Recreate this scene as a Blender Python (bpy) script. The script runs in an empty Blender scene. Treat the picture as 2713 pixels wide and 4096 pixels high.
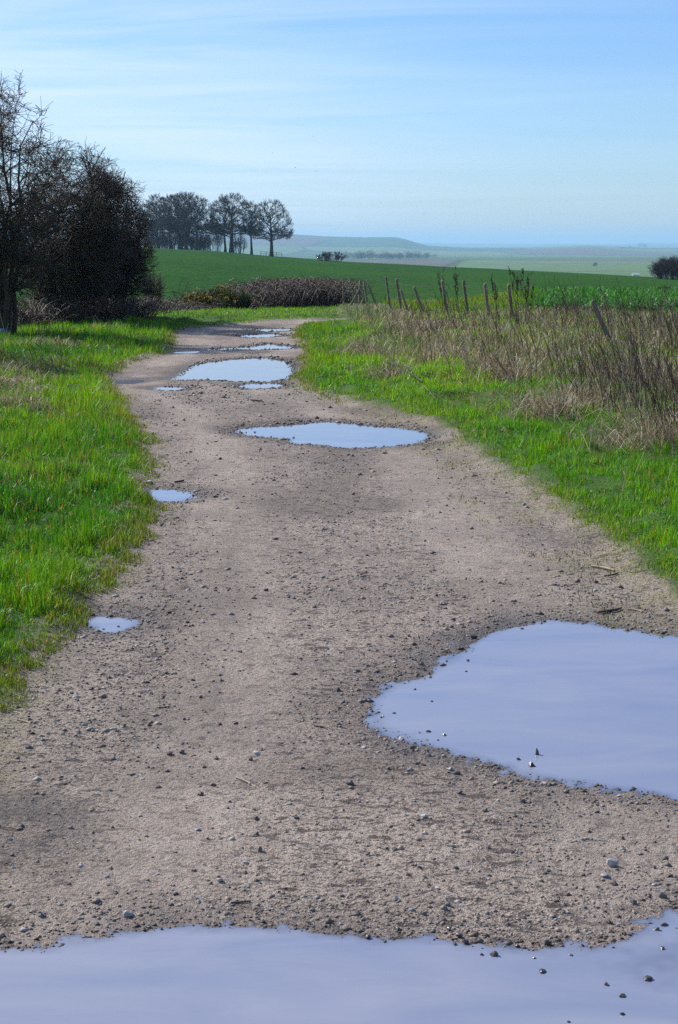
import bpy, bmesh, math, random
import numpy as np
from mathutils import Vector

rng = np.random.default_rng(7)
random.seed(7)
R = math.radians

# ------------------------------------------------------------------ camera, sky, sun, exposure
F_PX, CX, CY, VH, EYE = 6921.0, 1356.5, 2048.0, 981.0, 1.75     # photograph pixels; eye 1.75 m above the track
PITCH = math.atan((CY - VH) / F_PX)
SUN_EL, SUN_AZ = 38.0, 53.0                                        # degrees; azimuth to the left of the view direction

scn = bpy.context.scene
col = scn.collection
cam = bpy.data.objects.new('camera', bpy.data.cameras.new('camera'))
col.objects.link(cam)
cam.location = (0, 0, EYE)
cam.rotation_euler = (R(90) - PITCH, 0, 0)
cam.data.sensor_fit = 'VERTICAL'
cam.data.sensor_height = 24.0
cam.data.lens = 24.0 * F_PX / 4096.0
cam.data.clip_start = 0.05
cam.data.clip_end = 60000
scn.camera = cam

world = bpy.data.worlds.new('World')
scn.world = world
world.use_nodes = True


def build_world():
    nt = world.node_tree
    nt.nodes.clear()
    N, L = nt.nodes.new, nt.links.new
    out = N('ShaderNodeOutputWorld')
    bg = N('ShaderNodeBackground')
    bg.inputs['Strength'].default_value = 0.082
    sky = N('ShaderNodeTexSky')
    sky.sky_type = 'NISHITA'
    sky.sun_disc = False
    sky.sun_elevation = R(SUN_EL)
    sky.sun_rotation = R(-SUN_AZ)
    sky.altitude = 200
    sky.air_density = 1.0
    sky.dust_density = 0.4
    sky.ozone_density = 2.0
    hs = N('ShaderNodeHueSaturation')
    hs.inputs['Saturation'].default_value = 1.05
    hs.inputs['Value'].default_value = 1.0
    wb = N('ShaderNodeMixRGB'); wb.blend_type = 'MULTIPLY'; wb.inputs[0].default_value = 1.0
    wb.inputs[2].default_value = (0.76, 0.955, 1.30, 1)
    L(sky.outputs[0], wb.inputs[1])
    L(wb.outputs[0], hs.inputs['Color'])
    # thin cirrus: noise on the cloud plane (direction projected to a level sheet)
    tc = N('ShaderNodeTexCoord')
    sep = N('ShaderNodeSeparateXYZ')
    L(tc.outputs['Generated'], sep.inputs[0])
    zz = N('ShaderNodeMath'); zz.operation = 'ADD'; zz.inputs[1].default_value = 0.07
    L(sep.outputs[2], zz.inputs[0])
    mx = N('ShaderNodeMath'); mx.operation = 'MAXIMUM'; mx.inputs[1].default_value = 0.03
    L(zz.outputs[0], mx.inputs[0])
    dx = N('ShaderNodeMath'); dx.operation = 'DIVIDE'
    dy = N('ShaderNodeMath'); dy.operation = 'DIVIDE'
    L(sep.outputs[0], dx.inputs[0]); L(mx.outputs[0], dx.inputs[1])
    L(sep.outputs[1], dy.inputs[0]); L(mx.outputs[0], dy.inputs[1])
    cmb = N('ShaderNodeCombineXYZ')
    L(dx.outputs[0], cmb.inputs[0]); L(dy.outputs[0], cmb.inputs[1])
    mp = N('ShaderNodeMapping')
    mp.inputs['Rotation'].default_value = (0, 0, R(24))
    mp.inputs['Scale'].default_value = (0.34, 0.85, 1)
    mp.inputs['Location'].default_value = (3.1, 1.7, 0)
    L(cmb.outputs[0], mp.inputs[0])
    n1 = N('ShaderNodeTexNoise')
    n1.inputs['Scale'].default_value = 1.0
    n1.inputs['Detail'].default_value = 7
    n1.inputs['Roughness'].default_value = 0.58
    n1.inputs['Distortion'].default_value = 1.1
    L(mp.outputs[0], n1.inputs['Vector'])
    rp = N('ShaderNodeValToRGB')
    rp.color_ramp.elements[0].position = 0.36
    rp.color_ramp.elements[1].position = 0.64
    L(n1.outputs[0], rp.inputs[0])
    # the veil thickens towards the sun's side and thins out to the right
    cov = N('ShaderNodeMapRange'); cov.interpolation_type = 'SMOOTHSTEP'
    L(dx.outputs[0], cov.inputs[0])
    cov.inputs[1].default_value = 1.2; cov.inputs[2].default_value = -1.1
    cov.inputs[3].default_value = 0.12; cov.inputs[4].default_value = 1.0
    m1 = N('ShaderNodeMath'); m1.operation = 'MULTIPLY'
    L(rp.outputs[0], m1.inputs[0]); L(cov.outputs[0], m1.inputs[1])
    m2 = N('ShaderNodeMath'); m2.operation = 'MULTIPLY'; m2.inputs[1].default_value = 0.72
    L(m1.outputs[0], m2.inputs[0])
    mix = N('ShaderNodeMixRGB')
    mix.inputs['Color2'].default_value = (7.4, 8.6, 10.4, 1)
    L(m2.outputs[0], mix.inputs[0])
    L(hs.outputs[0], mix.inputs['Color1'])
    L(mix.outputs[0], bg.inputs[0])
    L(bg.outputs[0], out.inputs[0])


build_world()

SUN_DIR = Vector((-math.sin(R(SUN_AZ)) * math.cos(R(SUN_EL)), math.cos(R(SUN_AZ)) * math.cos(R(SUN_EL)), math.sin(R(SUN_EL))))
sun = bpy.data.objects.new('sun', bpy.data.lights.new('sun', 'SUN'))
col.objects.link(sun)
sun.data.energy = 4.4
sun.data.angle = R(0.53)
sun.data.color = (1.0, 0.95, 0.87)
sun.rotation_euler = (-SUN_DIR).to_track_quat('-Z', 'Y').to_euler()
sun.location = (-30, 30, 40)

scn.view_settings.view_transform = 'Standard'
scn.view_settings.look = 'None'
scn.view_settings.gamma = 1.0
scn.view_settings.use_curve_mapping = False
scn.view_settings.exposure = 0.45
scn.render.engine = 'CYCLES'
scn.cycles.use_denoising = False
scn.cycles.max_bounces = 8
scn.cycles.transparent_max_bounces = 12
scn.cycles.volume_bounces = 1
scn.cycles.sample_clamp_indirect = 4.0


# ------------------------------------------------------------------ helpers
def px(u, v, z=0.0):
    """photograph pixel -> point on the level z"""
    a, b = (u - CX) / F_PX, (v - CY) / F_PX
    cp, sp = math.cos(PITCH), math.sin(PITCH)
    d = (a, cp - b * sp, -sp - b * cp)
    k = (z - EYE) / d[2]
    return (a * k, d[1] * k)


def at_depth(u, v, y):
    """photograph pixel -> point at the distance y"""
    a, b = (u - CX) / F_PX, (v - CY) / F_PX
    cp, sp = math.cos(PITCH), math.sin(PITCH)
    d = (a, cp - b * sp, -sp - b * cp)
    k = y / d[1]
    return (a * k, y, EYE + d[2] * k)


def sstep(a, b, x):
    t = np.clip((x - a) / (b - a), 0, 1)
    return t * t * (3 - 2 * t)


def _h(xi, yi, s):
    n = (xi * 374761393 + yi * 668265263 + s * 974634533) & 0xFFFFFFFF
    n = ((n ^ (n >> 13)) * 1274126177) & 0xFFFFFFFF
    n = (n ^ (n >> 16)) & 0xFFFFFF
    return n / float(0x7FFFFF) - 1.0


def vnoise(x, y, s=0):
    x = np.asarray(x, float); y = np.asarray(y, float)
    xf, yf = np.floor(x), np.floor(y)
    xi, yi = xf.astype(np.int64), yf.astype(np.int64)
    fx, fy = x - xf, y - yf
    fx = fx * fx * (3 - 2 * fx); fy = fy * fy * (3 - 2 * fy)
    a, b = _h(xi, yi, s), _h(xi + 1, yi, s)
    c, d = _h(xi, yi + 1, s), _h(xi + 1, yi + 1, s)
    return (a + (b - a) * fx) * (1 - fy) + (c + (d - c) * fx) * fy


def fbm(x, y, s=0, o=3):
    v, a, t = 0, 1.0, 0
    for i in range(o):
        v = v + a * vnoise(np.asarray(x) * 2 ** i + 17.3 * i, np.asarray(y) * 2 ** i - 9.1 * i, s + i)
        t += a; a *= 0.5
    return v / t


def smooth_poly(p, n=6):
    """closed Catmull-Rom"""
    p = np.array(p, float); out = []
    m = len(p)
    for i in range(m):
        a, b, c, d = p[i - 1], p[i], p[(i + 1) % m], p[(i + 2) % m]
        for k in range(n):
            t = k / n
            out.append(0.5 * (2 * b + (c - a) * t + (2 * a - 5 * b + 4 * c - d) * t * t + (3 * b - a - 3 * c + d) * t ** 3))
    return np.array(out)


def sdf(x, y, poly):
    """signed distance, negative inside"""
    x = np.asarray(x, float); y = np.asarray(y, float)
    d = np.full(x.shape, 1e9); ins = np.zeros(x.shape, bool)
    n = len(poly)
    for i in range(n):
        ax, ay = poly[i]; bx, by = poly[(i + 1) % n]
        ex, ey = bx - ax, by - ay
        wx, wy = x - ax, y - ay
        t = np.clip((wx * ex + wy * ey) / (ex * ex + ey * ey + 1e-12), 0, 1)
        d = np.minimum(d, (wx - ex * t) ** 2 + (wy - ey * t) ** 2)
        if ay != by:
            c = ((ay > y) != (by > y)) & (x < ex * (y - ay) / ey + ax)
            ins ^= c
    d = np.sqrt(d)
    return np.where(ins, -d, d)


def mesh_from(name, V, Q=None, T=None, colr=None, smooth=False, attrs=None):
    me = bpy.data.meshes.new(name)
    V = np.asarray(V, np.float32).reshape(-1, 3)
    nq = 0 if Q is None else len(Q); ntr = 0 if T is None else len(T)
    loops = []
    if nq: loops.append(np.asarray(Q, np.int32).ravel())
    if ntr: loops.append(np.asarray(T, np.int32).ravel())
    li = np.concatenate(loops)
    me.vertices.add(len(V)); me.vertices.foreach_set('co', V.ravel())
    me.loops.add(len(li)); me.loops.foreach_set('vertex_index', li)
    me.polygons.add(nq + ntr)
    st = np.concatenate([np.arange(nq) * 4, nq * 4 + np.arange(ntr) * 3]).astype(np.int32)
    me.polygons.foreach_set('loop_start', st)
    if smooth:
        me.polygons.foreach_set('use_smooth', np.ones(nq + ntr, bool))
    if colr is not None:
        a = me.attributes.new('col', 'FLOAT_COLOR', 'POINT')
        c = np.ones((len(V), 4), np.float32); c[:, :3] = colr
        a.data.foreach_set('color', c.ravel())
    for k, v in (attrs or {}).items():
        a = me.attributes.new(k, 'FLOAT', 'POINT')
        a.data.foreach_set('value', np.asarray(v, np.float32))
    me.update(calc_edges=True)
    me.validate()
    return me


def obj(name, me, mat=None, parent=None, loc=None):
    o = bpy.data.objects.new(name, me)
    col.objects.link(o)
    if mat is not None and me is not None and len(me.materials) == 0:
        me.materials.append(mat)
    if parent is not None: o.parent = parent
    if loc is not None: o.location = loc
    if name in ('barbs', 'flowers', 'seed_head', 'dead_leaves', 'twigs', 'spines', 'shoots', 'canes'):
        o['kind'] = 'stuff'
    return o


def tag(o, label=None, cat=None, group=None, kind=None):
    if label: o['label'] = label
    if cat: o['category'] = cat
    if group: o['group'] = group
    if kind: o['kind'] = kind
    return o


def empty(name, loc=(0, 0, 0)):
    o = bpy.data.objects.new(name, None)
    col.objects.link(o)
    o.empty_display_size = 0.1
    o.location = loc
    return o


def tubes(P, rad, sides=3):
    """P (N,K,3), rad (N,K) -> verts, quads"""
    P = np.asarray(P, float); rad = np.asarray(rad, float)
    N, K, _ = P.shape
    T = np.gradient(P, axis=1)
    T /= np.linalg.norm(T, axis=2, keepdims=True) + 1e-9
    ref = np.where(np.abs(T[:, :1, 2:3]) > 0.9, np.array([[[1., 0, 0]]]), np.array([[[0, 0, 1.]]]))
    A = np.cross(T, np.broadcast_to(ref, T.shape)); A /= np.linalg.norm(A, axis=2, keepdims=True) + 1e-9
    B = np.cross(T, A)
    ang = np.arange(sides) * 2 * math.pi / sides
    V = P[:, :, None, :] + rad[:, :, None, None] * (A[:, :, None, :] * np.cos(ang)[None, None, :, None] + B[:, :, None, :] * np.sin(ang)[None, None, :, None])
    idx = np.arange(N * K * sides).reshape(N, K, sides)
    a = idx[:, :-1, :]; b = np.roll(a, -1, axis=2); c = idx[:, 1:, :]; d = np.roll(c, -1, axis=2)
    Q = np.stack([a, b, d, c], axis=-1).reshape(-1, 4)
    return V.reshape(-1, 3), Q


def join(parts):
    """[(V,Q)] -> V,Q"""
    Vs, Qs, o = [], [], 0
    for V, Q in parts:
        Vs.append(V); Qs.append(Q + o); o += len(V)
    return np.concatenate(Vs), np.concatenate(Qs)


def blades(base, az, h, w, lean, c, curl=0.35):
    """grass blades: a bent tapering strip each"""
    n = len(base)
    up = np.array([0, 0, 1.0])
    d = np.stack([np.cos(az), np.sin(az), np.zeros(n)], 1)
    fa = az + math.pi / 2 + rng.normal(0, 0.6, n)
    wv = np.stack([np.cos(fa), np.sin(fa), np.zeros(n)], 1) * (w[:, None] * 0.5)
    hh = h[:, None]; ln = lean[:, None]
    p1 = base + up * hh * 0.58 + d * hh * ln * curl
    p2 = base + up * hh * np.clip(1.0 - 0.35 * ln ** 2, 0.15, 1) + d * hh * ln
    V = np.stack([base - wv, base + wv, p1 - wv * 0.8, p1 + wv * 0.8, p2], 1).reshape(-1, 3)
    i = np.arange(n)[:, None] * 5
    Q = i + np.array([[0, 1, 3, 2]])
    T = i + np.array([[2, 3, 4]])
    return V, Q, T, np.repeat(c, 5, axis=0)


# ------------------------------------------------------------------ materials
def new_mat(name):
    m = bpy.data.materials.new(name)
    m.use_nodes = True
    nt = m.node_tree
    nt.nodes.clear()
    return m, nt, nt.nodes.new, nt.links.new


def out_surf(nt, sh):
    o = nt.nodes.new('ShaderNodeOutputMaterial')
    nt.links.new(sh, o.inputs['Surface'])
    return o


def noise(nt, scale, detail=3, rough=0.55, vec=None, dist=0.0):
    n = nt.nodes.new('ShaderNodeTexNoise')
    n.inputs['Scale'].default_value = scale
    n.inputs['Detail'].default_value = detail
    n.inputs['Roughness'].default_value = rough
    n.inputs['Distortion'].default_value = dist
    if vec is not None: nt.links.new(vec, n.inputs['Vector'])
    return n.outputs[0]


def ramp(nt, fac, stops):
    r = nt.nodes.new('ShaderNodeValToRGB')
    e = r.color_ramp.elements
    while len(e) < len(stops): e.new(0.5)
    for k, (p, c) in enumerate(stops):
        e[k].position = p
        e[k].color = (c, c, c, 1) if isinstance(c, (int, float)) else (*c, 1)
    nt.links.new(fac, r.inputs[0])
    return r.outputs[0]


def mixc(nt, fac, a, b, mode='MIX'):
    m = nt.nodes.new('ShaderNodeMixRGB')
    m.blend_type = mode
    for s, v in ((0, fac), (1, a), (2, b)):
        if isinstance(v, (int, float)): m.inputs[s].default_value = v
        elif isinstance(v, tuple): m.inputs[s].default_value = (*v, 1)
        else: nt.links.new(v, m.inputs[s])
    return m.outputs[0]


def attr(nt, name, color=False):
    a = nt.nodes.new('ShaderNodeAttribute')
    a.attribute_name = name
    return a.outputs['Color'] if color else a.outputs['Fac']


def wpos(nt, scale=None, rot=None):
    g = nt.nodes.new('ShaderNodeNewGeometry').outputs['Position']
    if scale is None: return g
    m = nt.nodes.new('ShaderNodeMapping')
    m.inputs['Scale'].default_value = scale
    if rot: m.inputs['Rotation'].default_value = rot
    nt.links.new(g, m.inputs[0])
    return m.outputs[0]


def math_n(nt, op, a, b=None):
    m = nt.nodes.new('ShaderNodeMath'); m.operation = op
    for s, v in ((0, a), (1, b)):
        if v is None: continue
        if isinstance(v, (int, float)): m.inputs[s].default_value = v
        else: nt.links.new(v, m.inputs[s])
    return m.outputs[0]


def leaf_mat(name, trans=0.45, rough=0.45, spec=0.35, tmul=(1.25, 1.15, 0.6)):
    m, nt, N, L = new_mat(name)
    c = attr(nt, 'col', True)
    p = N('ShaderNodeBsdfPrincipled')
    L(c, p.inputs['Base Color'])
    p.inputs['Roughness'].default_value = rough
    p.inputs['Specular IOR Level'].default_value = spec
    t = N('ShaderNodeBsdfTranslucent')
    L(mixc(nt, 1.0, c, tmul, 'MULTIPLY'), t.inputs[0])
    mx = N('ShaderNodeMixShader')
    mx.inputs[0].default_value = trans
    L(p.outputs[0], mx.inputs[1]); L(t.outputs[0], mx.inputs[2])
    out_surf(nt, mx.outputs[0])
    return m


def bark_mat(name, c1, c2, scale=9.0, rough=0.85):
    m, nt, N, L = new_mat(name)
    p = N('ShaderNodeBsdfPrincipled')
    f = noise(nt, scale, 4, 0.6, wpos(nt))
    L(ramp(nt, f, [(0.3, c1), (0.7, c2)]), p.inputs['Base Color'])
    p.inputs['Roughness'].default_value = rough
    p.inputs['Specular IOR Level'].default_value = 0.25
    b = N('ShaderNodeBump'); b.inputs['Strength'].default_value = 0.5; b.inputs['Distance'].default_value = 0.01
    L(noise(nt, scale * 5, 3, 0.6, wpos(nt, (1, 1, 0.25))), b.inputs['Height'])
    L(b.outputs[0], p.inputs['Normal'])
    out_surf(nt, p.outputs[0])
    return m


def track_mat():
    m, nt, N, L = new_mat('track_earth')
    p = N('ShaderNodeBsdfPrincipled')
    P = wpos(nt)
    big = noise(nt, 1.1, 4, 0.6, P)
    worn = attr(nt, 'worn')
    rgh = math_n(nt, 'SUBTRACT', 1.0, math_n(nt, 'MULTIPLY', worn, 0.42))
    mid = noise(nt, 7.0, 5, 0.65, P)
    fine = noise(nt, 70.0, 4, 0.7, P)
    grit = noise(nt, 230.0, 2, 0.6, P)
    c = ramp(nt, mid, [(0.25, (0.355, 0.27, 0.205)), (0.5, (0.49, 0.392, 0.314)), (0.75, (0.57, 0.472, 0.388))])
    c = mixc(nt, ramp(nt, big, [(0.42, 0.0), (0.62, 0.5)]), c, (0.22, 0.178, 0.148))
    c = mixc(nt, math_n(nt, 'MULTIPLY', rgh, ramp(nt, fine, [(0.40, 0.95), (0.5, 0.0)])), c, (0.11, 0.085, 0.07))  # dark specks paint small grit shadows into the colour
    dab = noise(nt, 17.0, 3, 0.6, wpos(nt, (0.7, 1.15, 1)), 0.5)
    dab2 = noise(nt, 41.0, 3, 0.6, P, 0.3)
    c = mixc(nt, math_n(nt, 'MULTIPLY', rgh, ramp(nt, dab, [(0.385, 0.95), (0.425, 0.0)])), c, (0.075, 0.054, 0.044))  # dark dabs put the gravel's small shadows into the colour
    c = mixc(nt, math_n(nt, 'MULTIPLY', rgh, ramp(nt, dab2, [(0.375, 0.9), (0.41, 0.0)])), c, (0.07, 0.052, 0.043))  # finer dabs of the same painted shadow
    c = mixc(nt, ramp(nt, dab2, [(0.63, 0.0), (0.67, 0.6)]), c, (0.50, 0.46, 0.43))
    c = mixc(nt, math_n(nt, 'MULTIPLY', worn, 0.10), c, (0.46, 0.39, 0.335))
    c = mixc(nt, ramp(nt, noise(nt, 31.0, 3, 0.6, P), [(0.62, 0.0), (0.68, 0.55)]), c, (0.46, 0.43, 0.41))
    c = mixc(nt, ramp(nt, grit, [(0.56, 0.0), (0.66, 0.6)]), c, (0.44, 0.41, 0.385))
    c = mixc(nt, math_n(nt, 'MULTIPLY', rgh, ramp(nt, grit, [(0.38, 0.8), (0.46, 0.0)])), c, (0.085, 0.068, 0.058))  # dark end of the noise: painted shade among the grit
    mud = attr(nt, 'mud')
    c = mixc(nt, math_n(nt, 'MULTIPLY', mud, ramp(nt, fine, [(0.35, 1.0), (0.62, 0.4)])), c, (0.085, 0.068, 0.055))
    moss = attr(nt, 'moss')
    c = mixc(nt, math_n(nt, 'MULTIPLY', moss, ramp(nt, mid, [(0.4, 0.0), (0.6, 0.5)])), c, (0.19, 0.18, 0.06))
    wet = attr(nt, 'wet')
    wc = mixc(nt, 1.0, c, (0.60, 0.56, 0.54), 'MULTIPLY')
    c = mixc(nt, wet, c, wc)
    g = ramp(nt, noise(nt, 3.0, 4, 0.6, P), [(0.3, (0.045, 0.11, 0.010)), (0.6, (0.075, 0.16, 0.014)), (0.8, (0.12, 0.15, 0.022))])
    sf = noise(nt, 40.0, 3, 0.65, P)
    g = mixc(nt, ramp(nt, sf, [(0.4, 0.6), (0.55, 0.0)]), g, (0.035, 0.055, 0.012))
    g = mixc(nt, math_n(nt, 'MULTIPLY', attr(nt, 'dry'), ramp(nt, sf, [(0.3, 0.9), (0.7, 0.5)])), g, (0.15, 0.115, 0.07))
    c = mixc(nt, attr(nt, 'veg'), c, g)
    L(c, p.inputs['Base Color'])
    rr = N('ShaderNodeMapRange')
    L(wet, rr.inputs[0])
    rr.inputs[3].default_value = 0.92; rr.inputs[4].default_value = 0.33
    L(rr.outputs[0], p.inputs['Roughness'])
    p.inputs['Specular IOR Level'].default_value = 0.3
    b = N('ShaderNodeBump'); b.inputs['Strength'].default_value = 1.0; b.inputs['Distance'].default_value = 0.017
    L(math_n(nt, 'ADD', fine, math_n(nt, 'MULTIPLY', grit, 0.45)), b.inputs['Height'])
    L(b.outputs[0], p.inputs['Normal'])
    out_surf(nt, p.outputs[0])
    return m


def field_mat():
    m, nt, N, L = new_mat('winter_crop')
    p = N('ShaderNodeBsdfPrincipled')
    P = wpos(nt, (0.16, 0.05, 1), (0, 0, R(8)))
    big = noise(nt, 0.25, 4, 0.6, P)
    fine = noise(nt, 5.0, 6, 0.75, P)
    Pf = wpos(nt, (1, 0.22, 1))
    clod = noise(nt, 2.2, 5, 0.8, Pf)
    c = ramp(nt, fine, [(0.3, (0.021, 0.066, 0.019)), (0.55, (0.036, 0.102, 0.026)), (0.75, (0.054, 0.136, 0.030))])
    c = mixc(nt, ramp(nt, big, [(0.42, 0.0), (0.62, 0.6)]), c, (0.045, 0.118, 0.022))
    c = mixc(nt, ramp(nt, clod, [(0.3, 0.85), (0.48, 0.0)]), c, (0.035, 0.04, 0.025))
    L(c, p.inputs['Base Color'])
    p.inputs['Roughness'].default_value = 1.0
    p.inputs['Specular IOR Level'].default_value = 0.0
    b = N('ShaderNodeBump'); b.inputs['Strength'].default_value = 0.9; b.inputs['Distance'].default_value = 0.25
    L(clod, b.inputs['Height']); L(b.outputs[0], p.inputs['Normal'])
    out_surf(nt, p.outputs[0])
    return m


def vale_mat():
    m, nt, N, L = new_mat('vale_fields')
    p = N('ShaderNodeBsdfPrincipled')
    P = wpos(nt, (1 / 620.0, 1 / 1150.0, 0.0), (0, 0, R(9)))
    v = N('ShaderNodeTexVoronoi'); v.inputs['Scale'].default_value = 1.0
    v.inputs['Randomness'].default_value = 0.85
    L(P, v.inputs['Vector'])
    s = N('ShaderNodeSeparateColor'); L(v.outputs['Color'], s.inputs[0])
    c = ramp(nt, s.outputs[0], [(0.0, (0.065, 0.125, 0.065)), (0.3, (0.125, 0.19, 0.085)), (0.5, (0.05, 0.098, 0.06)), (0.62, (0.155, 0.205, 0.105)), (0.72, (0.14, 0.088, 0.115)), (0.93, (0.08, 0.145, 0.07))])
    for e in c.node.color_ramp.elements: pass
    c.node.color_ramp.interpolation = 'CONSTANT'
    f = noise(nt, 0.02, 4, 0.6, wpos(nt))
    c = mixc(nt, 0.35, c, ramp(nt, f, [(0.3, (0.06, 0.1, 0.04)), (0.7, (0.2, 0.27, 0.1))]))
    v2 = N('ShaderNodeTexVoronoi'); v2.feature = 'DISTANCE_TO_EDGE'; v2.inputs['Randomness'].default_value = 0.85
    v2.inputs['Scale'].default_value = 1.0
    L(P, v2.inputs['Vector'])
    c = mixc(nt, ramp(nt, v2.outputs['Distance'], [(0.0, 0.7), (0.022, 0.0)]), c, (0.04, 0.06, 0.035))
    L(c, p.inputs['Base Color'])
    p.inputs['Roughness'].default_value = 1.0
    p.inputs['Specular IOR Level'].default_value = 0.0
    out_surf(nt, p.outputs[0])
    return m


def water_mat():
    m, nt, N, L = new_mat('sky_tinted_muddy_water')
    dep = attr(nt, 'depth')
    tr = N('ShaderNodeBsdfTransparent')
    df = N('ShaderNodeBsdfDiffuse')
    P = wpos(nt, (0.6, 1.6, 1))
    L(ramp(nt, noise(nt, 2.0, 4, 0.55, P, 0.8), [(0.3, (0.215, 0.245, 0.345)), (0.7, (0.295, 0.305, 0.375))]), df.inputs[0])  # milky mud tone, with blue sky reflection painted into the body colour
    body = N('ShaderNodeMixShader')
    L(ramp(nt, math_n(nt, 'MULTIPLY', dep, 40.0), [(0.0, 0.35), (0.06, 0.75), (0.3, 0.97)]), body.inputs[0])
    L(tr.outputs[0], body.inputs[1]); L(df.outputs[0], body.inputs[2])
    gl = N('ShaderNodeBsdfGlossy'); gl.inputs['Roughness'].default_value = 0.02
    fr = N('ShaderNodeFresnel'); fr.inputs['IOR'].default_value = 1.5
    b = N('ShaderNodeBump'); b.inputs['Strength'].default_value = 0.03; b.inputs['Distance'].default_value = 0.02
    L(noise(nt, 9.0, 3, 0.5, wpos(nt, (0.5, 1.6, 1), (0, 0, R(-14))), 0.8), b.inputs['Height'])
    L(b.outputs[0], gl.inputs['Normal'])
    L(b.outputs[0], fr.inputs['Normal'])
    mx = N('ShaderNodeMixShader')
    L(fr.outputs[0], mx.inputs[0]); L(body.outputs[0], mx.inputs[1]); L(gl.outputs[0], mx.inputs[2])
    out_surf(nt, mx.outputs[0])
    return m


def stone_mat(name, c1, c2, rough=0.75):
    m, nt, N, L = new_mat(name)
    p = N('ShaderNodeBsdfPrincipled')
    oi = N('ShaderNodeObjectInfo')
    f = noise(nt, 60.0, 3, 0.6, wpos(nt))
    c = ramp(nt, f, [(0.3, c1), (0.7, c2)])
    c = mixc(nt, ramp(nt, oi.outputs['Random'], [(0.0, 0.0), (1.0, 0.4)]), c, tuple(k * 1.7 for k in c2))
    L(c, p.inputs['Base Color'])
    p.inputs['Roughness'].default_value = rough
    b = N('ShaderNodeBump'); b.inputs['Strength'].default_value = 0.4; b.inputs['Distance'].default_value = 0.003
    L(noise(nt, 220.0, 2, 0.6, wpos(nt)), b.inputs['Height']); L(b.outputs[0], p.inputs['Normal'])
    out_surf(nt, p.outputs[0])
    return m


def col_mat(name, rough=0.8, spec=0.3):
    m, nt, N, L = new_mat(name)
    p = N('ShaderNodeBsdfPrincipled')
    L(attr(nt, 'col', True), p.inputs['Base Color'])
    p.inputs['Roughness'].default_value = rough
    p.inputs['Specular IOR Level'].default_value = spec
    out_surf(nt, p.outputs[0])
    return m


def plain_mat(name, c, rough=0.6, metal=0.0):
    m, nt, N, L = new_mat(name)
    p = N('ShaderNodeBsdfPrincipled')
    L(ramp(nt, noise(nt, 30.0, 3, 0.6, wpos(nt)), [(0.3, tuple(k * 0.7 for k in c)), (0.7, tuple(min(1, k * 1.2) for k in c))]), p.inputs['Base Color'])
    p.inputs['Roughness'].default_value = rough
    p.inputs['Metallic'].default_value = metal
    out_surf(nt, p.outputs[0])
    return m


def post_mat():
    m, nt, N, L = new_mat('weathered_post')
    p = N('ShaderNodeBsdfPrincipled')
    f = noise(nt, 18.0, 4, 0.6, wpos(nt, (1, 1, 0.12)))
    c = ramp(nt, f, [(0.3, (0.10, 0.078, 0.056)), (0.7, (0.25, 0.205, 0.155))])
    l = noise(nt, 7.0, 3, 0.6, wpos(nt))
    c = mixc(nt, ramp(nt, l, [(0.55, 0.0), (0.7, 0.6)]), c, (0.16, 0.15, 0.09))
    c = mixc(nt, attr(nt, 'lichen'), c, (0.23, 0.135, 0.03))
    L(c, p.inputs['Base Color'])
    p.inputs['Roughness'].default_value = 0.9
    b = N('ShaderNodeBump'); b.inputs['Strength'].default_value = 0.7; b.inputs['Distance'].default_value = 0.006
    L(f, b.inputs['Height']); L(b.outputs[0], p.inputs['Normal'])
    out_surf(nt, p.outputs[0])
    return m


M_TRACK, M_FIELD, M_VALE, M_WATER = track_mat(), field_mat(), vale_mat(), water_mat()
M_GRASS = leaf_mat('grass_blade', 0.42, 0.42, 0.2)
M_STRAW = leaf_mat('straw_blade', 0.3, 0.5, 0.4, (1.1, 1.0, 0.85))
M_CROP = leaf_mat('crop_leaf', 0.35, 0.5, 0.3, (1.1, 1.2, 0.6))
M_STEM = col_mat('dead_stem', 0.7, 0.3)
M_GRAVEL = col_mat('gravel_grey', 0.7, 0.4)
M_DARK = stone_mat('dark_flint', (0.05, 0.047, 0.045), (0.12, 0.11, 0.105))
M_WETST = stone_mat('wet_flint', (0.022, 0.02, 0.018), (0.06, 0.052, 0.045), 0.3)
M_PALE = stone_mat('pale_chalkstone', (0.24, 0.235, 0.23), (0.36, 0.355, 0.35))
M_THORN = bark_mat('thorn_bark', (0.028, 0.022, 0.016), (0.075, 0.062, 0.045), 7.0, 0.7)
M_TWIG = bark_mat('thorn_twig', (0.030, 0.021, 0.015), (0.085, 0.06, 0.042), 4.0, 0.6)
M_BEECH = bark_mat('beech_bark', (0.03, 0.028, 0.027), (0.07, 0.064, 0.06), 1.2)
M_BTWIG = bark_mat('beech_twig', (0.034, 0.023, 0.024), (0.06, 0.042, 0.04), 1.2)
M_CANE = bark_mat('bramble_cane', (0.028, 0.018, 0.013), (0.135, 0.098, 0.073), 3.0, 0.5)
M_POST = post_mat()
M_WIRE = plain_mat('rusty_wire', (0.08, 0.06, 0.05), 0.6, 0.6)
M_STICK = plain_mat('pale_stick', (0.33, 0.26, 0.18), 0.7)
M_DSTICK = plain_mat('dark_stick', (0.07, 0.05, 0.038), 0.7)
M_BIRD = plain_mat('bird_dark', (0.02, 0.02, 0.022), 0.7)
M_WALL = plain_mat('farm_wall', (0.55, 0.53, 0.5), 0.8)
M_ROOF = plain_mat('farm_roof', (0.4, 0.42, 0.44), 0.6)
M_RAIL = plain_mat('rail_wood', (0.11, 0.09, 0.07), 0.9)
M_BLUE = plain_mat('blue_plastic', (0.02, 0.04, 0.35), 0.4)

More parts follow.
